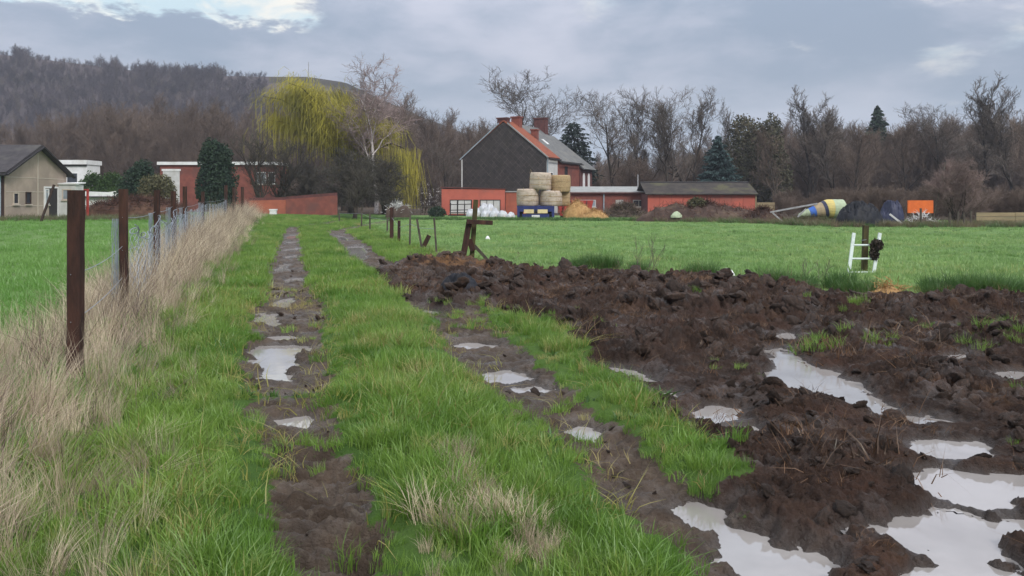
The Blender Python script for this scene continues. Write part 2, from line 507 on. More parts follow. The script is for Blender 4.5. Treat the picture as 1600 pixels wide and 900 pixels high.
pm('rust_post', (0.060, 0.026, 0.018), (0.026, 0.013, 0.010), 9, 0.75, 0.5, 40, c3=(0.10, 0.045, 0.028), stretch=(1, 1, .25))
pm('moss_post', (0.085, 0.070, 0.028), (0.045, 0.036, 0.020), 12, 0.9, 0.5, 50, c3=(0.10, 0.10, 0.030), stretch=(1, 1, .3))
pm('grey_post', (0.11, 0.095, 0.075), (0.06, 0.05, 0.04), 12, 0.9, 0.4, 40, stretch=(1, 1, .3))
pm('wire', (0.36, 0.40, 0.45), (0.24, 0.27, 0.31), 30, 0.5, metal=0.5)
pm('galv_mesh', (0.42, 0.47, 0.54), (0.30, 0.34, 0.40), 3, 0.55, metal=0.3)
pm('bark', (0.062, 0.049, 0.038), (0.032, 0.026, 0.021), 4, 0.95, 0.4, 18, stretch=(1, 1, .3))
pm('twig_grey', (0.15, 0.125, 0.105), (0.10, 0.082, 0.07), 0.35, 0.95)
pm('twig_brown', (0.165, 0.122, 0.094), (0.11, 0.082, 0.066), 0.35, 0.95, rnd=0.25)
pm('twig_purple', (0.23, 0.165, 0.15), (0.15, 0.11, 0.10), 0.3, 0.95)
pm('twig_dark', (0.085, 0.075, 0.058), (0.05, 0.045, 0.036), 0.5, 0.95)
pm('wood_far', (0.092, 0.074, 0.082), (0.048, 0.039, 0.047), 0.03, 0.95, rnd=0.35, world_pos=True)
pm('birch_bark', (0.58, 0.53, 0.50), (0.34, 0.31, 0.30), 6, 0.8, 0.2, 20, stretch=(1, 1, 2.5))
pm('birch_twig', (0.36, 0.28, 0.265), (0.24, 0.18, 0.17), 0.5, 0.95)
pm('willow_strand', (0.38, 0.335, 0.045), (0.26, 0.24, 0.045), 0.35, 0.8, c3=(0.24, 0.21, 0.05))
pm('needle_dark', (0.020, 0.042, 0.026), (0.036, 0.062, 0.034), 1.2, 0.85)
pm('needle_blue', (0.030, 0.058, 0.056), (0.05, 0.082, 0.08), 1.2, 0.85)
pm('pine_needle', (0.022, 0.034, 0.030), (0.036, 0.05, 0.042), 1.2, 0.85)
pm('ivy', (0.062, 0.066, 0.035), (0.10, 0.088, 0.054), 0.6, 0.85, c3=(0.12, 0.09, 0.062))
pm('hedge_green', (0.050, 0.095, 0.022), (0.028, 0.056, 0.016), 1.5, 0.8)
pm('shrub_olive', (0.130, 0.125, 0.062), (0.085, 0.080, 0.042), 1.5, 0.9)
pm('bracken', (0.115, 0.058, 0.042), (0.066, 0.036, 0.028), 2.5, 0.95, 0.6, 12, c3=(0.15, 0.085, 0.06))
pm('bramble', (0.105, 0.078, 0.062), (0.065, 0.048, 0.04), 2.5, 0.95, 0.6, 12)
pm('blossom', (0.52, 0.49, 0.47), (0.40, 0.36, 0.33), 2, 0.9)
pm('render_beige', (0.42, 0.34, 0.275), (0.35, 0.285, 0.23), 1.2, 0.9, 0.25, 40, c3=(0.31, 0.255, 0.21))
pm('joint_beige', (0.54, 0.47, 0.39), (0.47, 0.41, 0.34), 5, 0.9)
pm('roof_dark', (0.062, 0.056, 0.060), (0.040, 0.037, 0.041), 2, 0.85, 0.3, 14, c3=(0.08, 0.075, 0.07))
pm('brown_board', (0.060, 0.037, 0.030), (0.040, 0.026, 0.022), 5, 0.8, 0.2, stretch=(6, 6, .4))
pm('white_paint', (0.80, 0.80, 0.80), (0.70, 0.70, 0.69), 1.5, 0.6, 0.05, c3=(0.62, 0.61, 0.58))
pm('white_weather', (0.60, 0.60, 0.59), (0.50, 0.50, 0.48), 1.5, 0.75, 0.1, c3=(0.42, 0.41, 0.37))
pm('ladder_white', (0.66, 0.74, 0.71), (0.54, 0.61, 0.58), 9, 0.5, c3=(0.38, 0.38, 0.32))
pm('glass_dark', (0.030, 0.034, 0.042), (0.045, 0.05, 0.06), 2, 0.08, spec=0.6)
pm('glass_pale', (0.32, 0.36, 0.40), (0.22, 0.25, 0.28), 2, 0.1, spec=0.6)
pm('frame_dark', (0.035, 0.032, 0.034), None, 4, 0.6)
pm('pipe_grey', (0.36, 0.43, 0.48), (0.28, 0.33, 0.37), 5, 0.5)
pm('brick_red', (0.245, 0.082, 0.062), (0.185, 0.064, 0.050), 2.0, 0.9, 0.3, 25, c3=(0.155, 0.068, 0.058))
pm('brick_orange', (0.40, 0.125, 0.075), (0.32, 0.10, 0.065), 1.5, 0.9, 0.3, 25, c3=(0.27, 0.10, 0.07))
pm('brick_dark', (0.135, 0.055, 0.050), (0.095, 0.042, 0.040), 3, 0.9, 0.3, 25)
pm('shed_red', (0.50, 0.13, 0.09), (0.42, 0.112, 0.08), 0.9, 0.85, 0.15, 12, c3=(0.30, 0.11, 0.085))
pm('tile_orange', (0.30, 0.088, 0.045), (0.23, 0.070, 0.040), 3, 0.85, 0.4, 10, c3=(0.18, 0.07, 0.045))
pm('slate_grey', (0.160, 0.162, 0.158), (0.120, 0.122, 0.122), 2.5, 0.7, 0.3, 12, c3=(0.19, 0.185, 0.165))
pm('roof_moss', (0.062, 0.052, 0.044), (0.036, 0.032, 0.030), 1.5, 0.95, 0.5, 9, c3=(0.085, 0.080, 0.045))
pm('roof_pale', (0.34, 0.35, 0.34), (0.26, 0.27, 0.26), 1.5, 0.8, 0.2)
pm('bale_wrap', (0.54, 0.45, 0.365), (0.44, 0.36, 0.29), 3, 0.75, 0.4, 16, c3=(0.34, 0.27, 0.20), stretch=(1, 1, 3))
pm('bale_straw', (0.46, 0.335, 0.19), (0.35, 0.245, 0.135), 8, 0.9, 0.7, 30, stretch=(1, 1, 3))
pm('straw_loose', (0.47, 0.29, 0.12), (0.35, 0.205, 0.085), 7, 0.9, 0.8, 25)
pm('trailer_blue', (0.030, 0.043, 0.165), (0.022, 0.030, 0.11), 4, 0.5, 0.1)
pm('reflector_yellow', (0.75, 0.62, 0.34), (0.65, 0.52, 0.28), 4, 0.5)
pm('machine_red', (0.42, 0.050, 0.040), (0.29, 0.040, 0.034), 5, 0.6, 0.1)
pm('rubber', (0.018, 0.018, 0.019), None, 8, 0.85, 0.2)
pm('black_plastic', (0.008, 0.009, 0.013), (0.018, 0.02, 0.027), 3, 0.55, 0.3, 12, spec=0.25)
pm('navy_tarp', (0.022, 0.027, 0.062), (0.040, 0.045, 0.085), 3, 0.5, 0.3, 10)
pm('white_bag', (0.58, 0.60, 0.64), (0.42, 0.43, 0.46), 3, 0.5, 0.4, 9, c3=(0.5, 0.48, 0.45))
pm('tarp_blue', (0.055, 0.16, 0.55), (0.05, 0.13, 0.42), 4, 0.5, 0.2)
pm('tarp_tan', (0.40, 0.31, 0.19), (0.32, 0.25, 0.16), 4, 0.7, 0.2)
pm('tarp_yellow', (0.62, 0.50, 0.16), (0.52, 0.43, 0.17), 4, 0.6, 0.2)
pm('tarp_green', (0.42, 0.50, 0.34), (0.36, 0.42, 0.28), 4, 0.6, 0.2)
pm('metal_grey', (0.40, 0.40, 0.41), (0.30, 0.29, 0.29), 6, 0.5, metal=0.3)
pm('panel_orange', (0.78, 0.17, 0.035), (0.68, 0.14, 0.03), 3, 0.6, 0.05)
pm('plank_wood', (0.34, 0.27, 0.155), (0.26, 0.205, 0.12), 4, 0.85, 0.3, 20, stretch=(.3, 4, 4), c3=(0.22, 0.20, 0.12))
pm('heap_soil', (0.085, 0.054, 0.044), (0.052, 0.034, 0.028), 3, 0.95, 0.8, 9, c3=(0.12, 0.085, 0.06))
pm('dung_clod', (0.062, 0.039, 0.028), (0.034, 0.021, 0.015), 9, 0.7, 0.9, 40, rnd=0.35, c3=(0.085, 0.048, 0.032), spec=0.4)
pm('crest_grass', (0.040, 0.034, 0.022), (0.026, 0.022, 0.017), 0.05, 0.95, world_pos=True)
pm('hill_litter', (0.085, 0.066, 0.066), (0.06, 0.047, 0.048), 0.04, 0.95, world_pos=True)
blade_mat('grass_track', (0.115, 0.235, 0.030), (0.215, 0.335, 0.062), dry=(0.36, 0.32, 0.13), dryamt=(0.60, 0.74), scale=0.55)
blade_mat('grass_yellow', (0.30, 0.30, 0.07), (0.34, 0.27, 0.11), scale=1.1)
blade_mat('weed_leaf', (0.055, 0.13, 0.03), (0.085, 0.17, 0.04), scale=1.1)
blade_mat('grass_field', (0.19, 0.325, 0.098), (0.28, 0.43, 0.145), scale=0.16, rnd=0.2, dry=(0.30, 0.36, 0.13), dryamt=(0.55, 0.7))
blade_mat('grass_field_left', (0.135, 0.29, 0.055), (0.20, 0.36, 0.09), scale=0.12, rnd=0.12)
blade_mat('grass_rank', (0.060, 0.135, 0.028), (0.090, 0.175, 0.040), scale=0.6)
blade_mat('grass_straw', (0.56, 0.45, 0.335), (0.42, 0.325, 0.235), dry=(0.60, 0.51, 0.37), dryamt=(0.5, 0.7), scale=0.7, transl=0.25, rnd=.42)
blade_mat('grass_stalk', (0.16, 0.105, 0.085), (0.10, 0.068, 0.058), scale=0.9, transl=0.1)
blade_mat('straw_bits', (0.19, 0.10, 0.05), (0.09, 0.05, 0.03), scale=1.5, transl=0.2, rnd=.4)
blade_mat('grass_verge_dry', (0.22, 0.165, 0.10), (0.14, 0.125, 0.06), scale=0.3, dry=(0.10, 0.14, 0.05), dryamt=(0.5, 0.6))
MATS['ground'] = ground_mat()
MATS['water'] = water_mat()


def slate_hung():
    m = bpy.data.materials.new('slate_hung')
    m.use_nodes = True
    t = m.node_tree
    b = t.nodes['Principled BSDF']
    vec = t.nodes.new('ShaderNodeTexCoord').outputs['Object']
    sp = t.nodes.new('ShaderNodeSeparateXYZ'); t.links.new(vec, sp.inputs[0])
    u = mth(t, 'ADD', sp.outputs[0], sp.outputs[2]); v = mth(t, 'SUBTRACT', sp.outputs[0], sp.outputs[2])

    def line(q):
        fr = mth(t, 'FRACT', mth(t, 'MULTIPLY', q, 1.55))
        return smooth(t, mth(t, 'ABSOLUTE', mth(t, 'SUBTRACT', fr, 0.5)), 0.40, 0.48)
    ln = mth(t, 'MAXIMUM', line(u), line(v))
    cell = t.nodes.new('ShaderNodeTexWhiteNoise')
    cb = t.nodes.new('ShaderNodeCombineXYZ')
    t.links.new(mth(t, 'FLOOR', mth(t, 'MULTIPLY', u, 1.55)), cb.inputs[0]); t.links.new(mth(t, 'FLOOR', mth(t, 'MULTIPLY', v, 1.55)), cb.inputs[1])
    t.links.new(cb.outputs[0], cell.inputs[0])
    c = mixc(t, cell.outputs[0], (0.028, 0.023, 0.023), (0.052, 0.043, 0.041))
    c = mixc(t, smooth(t, noise(t, vec, 0.8, 5), 0.4, 0.7), c, (0.036, 0.030, 0.026))
    c = mixc(t, mth(t, 'MULTIPLY', ln, smooth(t, noise(t, vec, 1.4, 4), 0.4, 0.65)), c, (0.085, 0.07, 0.064))
    t.links.new(c, b.inputs['Base Color'])
    b.inputs['Roughness'].default_value = 0.75
    bn = t.nodes.new('ShaderNodeBump'); bn.inputs['Strength'].default_value = .4; bn.inputs['Distance'].default_value = .02
    t.links.new(ln, bn.inputs['Height']); t.links.new(bn.outputs[0], b.inputs['Normal'])
    MATS['slate_hung'] = m


slate_hung()

# ------------------------------------------------------------------ mesh helpers


class MB:
    def __init__(s):
        s.v, s.f = [], []

    def add(s, vs, fs):
        o = len(s.v)
        s.v.extend([tuple(map(float, p)) for p in vs])
        s.f.extend([tuple(i + o for i in f) for f in fs])
        return s

    def box(s, x0, x1, y0, y1, z0, z1, bev=0.0):
        if bev <= 0:
            vs = [(x, y, z) for z in (z0, z1) for y in (y0, y1) for x in (x0, x1)]
            return s.add(vs, [(0, 2, 3, 1), (4, 5, 7, 6), (0, 1, 5, 4), (2, 6, 7, 3), (0, 4, 6, 2), (1, 3, 7, 5)])
        return s.prism([(x0 + bev, y0), (x1 - bev, y0), (x1, y0 + bev), (x1, y1 - bev), (x1 - bev, y1), (x0 + bev, y1), (x0, y1 - bev), (x0, y0 + bev)], z0, z1)

    def prism(s, poly, z0, z1, axis='z'):
        n = len(poly)
        if axis == 'z':
            vs = [(a, b, z0) for a, b in poly] + [(a, b, z1) for a, b in poly]
        elif axis == 'y':
            vs = [(a, z0, b) for a, b in poly] + [(a, z1, b) for a, b in poly]
        else:
            vs = [(z0, a, b) for a, b in poly] + [(z1, a, b) for a, b in poly]
        fs = [tuple(range(n))[::-1], tuple(range(n, 2 * n))] + [(i, (i + 1) % n, n + (i + 1) % n, n + i) for i in range(n)]
        return s.add(vs, fs)

    def slab(s, p, th):
        """quad p (4 points) thickened along its normal"""
        p = [Vector(q) for q in p]
        n = (p[1] - p[0]).cross(p[3] - p[0]).normalized() * th
        vs = p + [q + n for q in p]
        return s.add(vs, [(3, 2, 1, 0), (4, 5, 6, 7), (0, 1, 5, 4), (1, 2, 6, 5), (2, 3, 7, 6), (3, 0, 4, 7)])

    def tube(s, pts, rad, n=6, cap=True):
        pts = [Vector(p) for p in pts]
        if isinstance(rad, (int, float)):
            rad = [rad] * len(pts)
        o = len(s.v)
        m = len(pts)
        for i, p in enumerate(pts):
            d = (pts[min(i + 1, m - 1)] - pts[max(i - 1, 0)])
            d = d.normalized() if d.length > 1e-9 else Vector((0, 0, 1))
            a = d.cross(Vector((0.31, 0.95, 0.07))).normalized()
            b = d.cross(a)
            for k in range(n):
                an = 2 * math.pi * k / n
                q = p + (a * math.cos(an) + b * math.sin(an)) * rad[i]
                s.v.append((q.x, q.y, q.z))
        for i in range(m - 1):
            for k in range(n):
                k2 = (k + 1) % n
                s.f.append((o + i * n + k, o + i * n + k2, o + (i + 1) * n + k2, o + (i + 1) * n + k))
        if cap:
            s.f.append(tuple(o + k for k in range(n))[::-1])
            s.f.append(tuple(o + (m - 1) * n + k for k in range(n)))
        return s

    def beam(s, a, b, w, d=None, twist=0.0):
        """square-section bar"""
        a, b = Vector(a), Vector(b)
        d = d or w
        t = (b - a).normalized()
        u = t.cross(Vector((0, 1, 0.01)) if abs(t.y) < 0.9 else Vector((1, 0, 0))).normalized()
        v = t.cross(u)
        vs = [p + u * (w / 2 * i) + v * (d / 2 * j) for p in (a, b) for i, j in ((-1, -1), (1, -1), (1, 1), (-1, 1))]
        return s.add(vs, [(3, 2, 1, 0), (4, 5, 6, 7), (0, 1, 5, 4), (1, 2, 6, 5), (2, 3, 7, 6), (3, 0, 4, 7)])

    def arr(s, V, Fq):
        o = len(s.v)
        s.v.extend(map(tuple, V.tolist()))
        s.f.extend(map(tuple, (Fq + o).tolist()))
        return s


def mesh(name, mb, mat, smooth_=False):
    me = bpy.data.meshes.new(name)
    me.from_pydata(mb.v, [], mb.f)
    if mat:
        for m in (mat if isinstance(mat, (list, tuple)) else [mat]):
            me.materials.append(MATS[m])
    if smooth_:
        me.polygons.foreach_set('use_smooth', [True] * len(me.polygons))
    me.update()
    return me


def np_mesh(name, V, Q, mat, smooth_=False, matidx=None):
    """V (n,3), Q (m,3|4)"""
    me = bpy.data.meshes.new(name)
    V = np.asarray(V, np.float32); Q = np.asarray(Q, np.int32)
    k = Q.shape[1]
    me.vertices.add(len(V)); me.vertices.foreach_set('co', V.ravel())
    me.loops.add(Q.size); me.loops.foreach_set('vertex_index', Q.ravel())
    me.polygons.add(len(Q))
    me.polygons.foreach_set('loop_start', np.arange(0, Q.size, k, dtype=np.int32))
    for m in (mat if isinstance(mat, (list, tuple)) else [mat]):
        me.materials.append(MATS[m])
    if matidx is not None:
        me.polygons.foreach_set('material_index', np.asarray(matidx, np.int32))
    if smooth_:
        me.polygons.foreach_set('use_smooth', np.ones(len(Q), bool))
    me.update(calc_edges=True)
    me.validate()
    return me


def put(name, me, parent=None, loc=(0, 0, 0), rotz=0.0):
    o = bpy.data.objects.new(name, me)
    COL.objects.link(o)
    o.location = loc
    o.rotation_euler = (0, 0, rotz)
    if parent:
        o.parent = parent
    return o


def obj(name, mb, mat, parent=None, loc=(0, 0, 0), smooth_=False, rotz=0.0):
    return put(name, mesh(name, mb, mat, smooth_), parent, loc, rotz)


def tag(o, label=None, cat=None, group=None, kind=None):
    if label: o['label'] = label
    if cat: o['category'] = cat
    if group: o['group'] = group
    if kind: o['kind'] = kind
    return o


def thing(name, label, cat, loc=(0, 0, 0), rotz=0.0, group=None):
    return tag(put(name, None, None, loc, rotz), label, cat, group)


FENCE_IMG = [(117, 605, 1.66, 0.110), (195, 505, 1.68, 0.090), (245, 447, 1.72, 0.091), (271, 417, 1.68, 0.099), (289, 394, 1.93, 0.106), (316, 371, 1.75, 0.114), (353, 357, 2.05, 0.152), (366, 354, 1.95, 0.152), (378, 352, 2.0, 0.152)]
FENCE = [U(a, b) for a, b, _, _ in FENCE_IMG]
_fd = np.array([0.0, 3.0] + [p[1] for p in FENCE] + [60.0]); _fx = np.array([-2.3, -2.75] + [p[0] for p in FENCE] + [-18.6])
_sr = np.array([U(205, 900), U(235, 760), U(285, 620), (U(335, 500)), U(365, 455), U(396, 400), U(408, 365), U(413, 347)])


# ------------------------------------------------------------------ ground sheet
def build_ground():
    r1 = np.exp(np.arange(math.log(2.3), math.log(27), 0.0034))
    r2 = np.exp(np.arange(math.log(27), math.log(75), 0.012))
    r3 = np.exp(np.linspace(math.log(75), math.log(1450), 40))
    rr = np.concatenate([[0.25, 0.8, 1.5], r1, r2, r3])
    fine = np.arange(-R(43), R(43), 0.0023)
    coarse = np.linspace(R(43), 2 * math.pi - R(43), 60)
    th = np.concatenate([fine, coarse[:-1]])
    nr, nt = len(rr), len(th)
    A, B = np.meshgrid(rr, th, indexing='ij')
    x, y = (A * np.sin(B)).ravel(), (A * np.cos(B)).ravel()
    h, rut, field, wet, straw = land(x, y)
    V = np.stack([x, y, h], 1)
    V = np.vstack([V, [[0, 0, float(h[:nt].mean())]]])
    i = np.arange(nr - 1)[:, None]; j = np.arange(nt)[None, :]
    j2 = (j + 1) % nt
    Q = np.stack([(i * nt + j), ((i + 1) * nt + j), ((i + 1) * nt + j2), (i * nt + j2)], -1).reshape(-1, 4)
    jj = np.arange(nt)
    Q = np.vstack([Q, np.stack([np.full(nt, nr * nt), np.full(nt, nr * nt), jj, (jj + 1) % nt], 1)[:0]])
    me = np_mesh('ground', V[:-1], Q[:, ::-1], 'ground', True)
    past = sstep(0, 1.2, x - np.interp(y, [13, 17, 20, 28, 40, 64], [2.0, .6, -1.3, -3.6, -6.4, -12])) * (y > 9)
    past = np.maximum(past, sstep(.2, 1.0, np.interp(y, _fd, _fx) - x) * (y > 4))
    lit0 = np.interp(np.where(y > 1, x / np.maximum(y, 1) * F + CX, 0), [0, 300, 1000, 1200, 1750], [60, 78, 72, 57, 49])
    litter = sstep(0, 4, y - lit0)
    for nme, dat in (('litter', litter), ('rut', np.maximum(rut, wet * .9)), ('field', field), ('wet', wet), ('straw', straw), ('pasture', past)):
        a = me.attributes.new(nme, 'FLOAT', 'POINT')
        a.data.foreach_set('value', dat.astype(np.float32))
    tag(put('ground', me), 'flat grassland with a rutted muddy track and a churned dung field', None, None, 'structure')


build_ground()


def build_puddles():
    for L, pl in PUDS:
        p = np.array(pl)
        # flat sheet that reaches under the banks; the shore is where the soil rises through it
        lo, hi = p.min(0) - .2, p.max(0) + .2
        k = float(np.clip((hi - lo).max() / 45, .03, .12))
        gx, gy = np.arange(lo[0], hi[0] + k, k), np.arange(lo[1], hi[1] + k, k)
        cx, cy = np.meshgrid((gx[:-1] + gx[1:]) / 2, (gy[:-1] + gy[1:]) / 2, indexing='ij')
        own = poly_sd(cx.ravel(), cy.ravel(), pl)
        ok = own < .14
        for L2, p2 in PUDS:             # sheets of neighbouring pools meet, they never overlap
            if p2 is not pl and abs(np.mean(p2, 0) - p.mean(0)).max() < 4:
                ok &= own <= poly_sd(cx.ravel(), cy.ravel(), p2)
        ok = ok.reshape(cx.shape)
        ii, jj = np.nonzero(ok)
        m = len(gy)
        c = p.mean(0)
        V = np.stack([*[q.ravel() for q in np.meshgrid(gx - c[0], gy - c[1], indexing='ij')], np.zeros(len(gx) * m)], 1)
        Q = np.stack([ii * m + jj, (ii + 1) * m + jj, (ii + 1) * m + jj + 1, ii * m + jj + 1], 1)
        used, inv = np.unique(Q, return_inverse=True)
        o = put('puddle', np_mesh('puddle', V[used], inv.reshape(Q.shape), 'water'), None, (c[0], c[1], L))
        tag(o, kind='structure')


build_puddles()


# ------------------------------------------------------------------ scattering (only for what nobody could count)
def scatter(name, pts, rot, scl, idx, protos, label, cat):
    """protos: list of meshes; one stuff object that instances them"""
    pc = bpy.data.collections.new(name + '_kinds')
    for i, me in enumerate(protos):
        pc.objects.link(bpy.data.objects.new('%s_kind_%02d' % (name, i), me))
    me = bpy.data.meshes.new(name)
    n = len(pts)
    me.vertices.add(n); me.vertices.foreach_set('co', np.asarray(pts, np.float32).ravel())
    a = me.attributes.new('rot', 'FLOAT_VECTOR', 'POINT'); a.data.foreach_set('vector', np.asarray(rot, np.float32).ravel())
    a = me.attributes.new('scl', 'FLOAT_VECTOR', 'POINT'); a.data.foreach_set('vector', np.asarray(scl, np.float32).ravel())
    a = me.attributes.new('idx', 'INT', 'POINT'); a.data.foreach_set('value', np.asarray(idx, np.int32))
    o = put(name, me)
    g = bpy.data.node_groups.new(name + '_scatter', 'GeometryNodeTree')
    g.interface.new_socket('Geometry', in_out='INPUT', socket_type='NodeSocketGeometry')
    g.interface.new_socket('Geometry', in_out='OUTPUT', socket_type='NodeSocketGeometry')
    gi, go = g.nodes.new('NodeGroupInput'), g.nodes.new('NodeGroupOutput')
    ci = g.nodes.new('GeometryNodeCollectionInfo')
    ci.inputs['Collection'].default_value = pc
    ci.inputs['Separate Children'].default_value = True
    ci.inputs['Reset Children'].default_value = True
    ip = g.nodes.new('GeometryNodeInstanceOnPoints')
    ip.inputs['Pick Instance'].default_value = True

    def na(nm, ty):
        k = g.nodes.new('GeometryNodeInputNamedAttribute'); k.data_type = ty
        k.inputs['Name'].default_value = nm
        return k.outputs['Attribute']
    e = g.nodes.new('FunctionNodeEulerToRotation')
    g.links.new(na('rot', 'FLOAT_VECTOR'), e.inputs[0])
    g.links.new(gi.outputs[0], ip.inputs['Points'])
    g.links.new(ci.outputs[0], ip.inputs['Instance'])
    g.links.new(na('idx', 'INT'), ip.inputs['Instance Index'])
    g.links.new(e.outputs[0], ip.inputs['Rotation'])
    g.links.new(na('scl', 'FLOAT_VECTOR'), ip.inputs['Scale'])
    g.links.new(ip.outputs[0], go.inputs[0])
    md = o.modifiers.new('scatter', 'NODES')
    md.node_group = g
    return tag(o, label, cat, None, 'stuff')


def tuft(n, radius, hmin, hmax, w, bend, mat, seed, segs=3, wind=(0, 0), curl=1.0):
    g = np.random.default_rng(seed)
    a, rr = g.uniform(0, 2 * math.pi, n), radius * np.sqrt(g.uniform(0, 1, n))
    bx, by = rr * np.cos(a), rr * np.sin(a)
    h = g.uniform(hmin, hmax, n)
    hd = a + g.normal(0, 1.0, n)
    ln = np.abs(g.normal(bend, bend * 0.6, n))
    dx, dy = np.cos(hd) * ln + wind[0], np.sin(hd) * ln + wind[1]
    face = g.uniform(0, math.pi, n)
    wx, wy = np.cos(face) * w / 2, np.sin(face) * w / 2
    V = np.zeros((n, segs + 1, 2, 3))
    for k in range(segs + 1):
        t = k / segs
        cx = bx + dx * h * (t ** (1 + curl)); cy = by + dy * h * (t ** (1 + curl))
        cz = h * t * (1 - 0.25 * np.minimum(ln, 1) * t)
        ww = (1 - t) ** 0.6 if k < segs else 0.08
        V[:, k, 0] = np.stack([cx - wx * ww, cy - wy * ww, cz], 1)
        V[:, k, 1] = np.stack([cx + wx * ww, cy + wy * ww, cz], 1)
    V[:, 0, :, 2] -= 0.02
    base = (np.arange(n) * (segs + 1) * 2)[:, None]
    Q = np.concatenate([base + np.array([[2 * k, 2 * k + 1, 2 * k + 3, 2 * k + 2]]) for k in range(segs)], 0)
    return np_mesh('tuft', V.reshape(-1, 3), Q, mat)


def wedge_points(n_per_m2, D0, D1, a0=-R(37), a1=R(37), g=None):
    """random points in a ring sector"""
    g = g or rng
    area = 0.5 * (a1 - a0) * (D1 ** 2 - D0 ** 2)
    n = int(area * n_per_m2)
    r = np.sqrt(g.uniform(D0 ** 2, D1 ** 2, n)); t = g.uniform(a0, a1, n)
    return r * np.sin(t), r * np.cos(t)


def straw_zone(x, y):
    """0..1 membership of the dry strip along the left fence"""
    fx = np.interp(y, _fd, _fx)
    re = np.interp(y, _sr[:, 1], _sr[:, 0])
    le = fx - np.interp(y, [0, 4, 7, 9, 15, 60], [1.6, 1.6, 1.3, .8, .75, 1.3])
    n = (fbm(x * 0.9, y * 0.9, 81, 3) - .5) * .7
    s = np.minimum(x - le, re - np.interp(y, [3, 6, 10], [-.12, .0, .22]) - x) + n
    return sstep(-0.25, 0.35, s) * (y < 62)


def lie(x, y):
    h, rut, field, wet, straw = land(x, y)
    return h, rut, field, wet


def do_scatter(name, x, y, keep, protos, s0, s1, label, cat, tilt=0.12, zoff=0.0, flat=1.0, yaw=None, shrink=None):
    x, y = x[keep], y[keep]
    h = land(x, y)[0]
    n = len(x)
    s = rng.uniform(s0, s1, n) * (.35 + 1.3 * fbm(x * 1.7, y * 1.7, 97, 3))
    if shrink is not None:
        s = s * shrink[keep]
    rot = np.stack([rng.normal(0, tilt, n), rng.normal(0, tilt, n), rng.uniform(0, 2 * math.pi, n) if yaw is None else rng.normal(yaw, 0.5, n)], 1)
    scl = np.stack([s, s, s * rng.uniform(0.8, 1.2, n) * flat], 1)
    return scatter(name, np.stack([x, y, h + zoff], 1), rot, scl, rng.integers(0, len(protos), n), protos, label, cat)


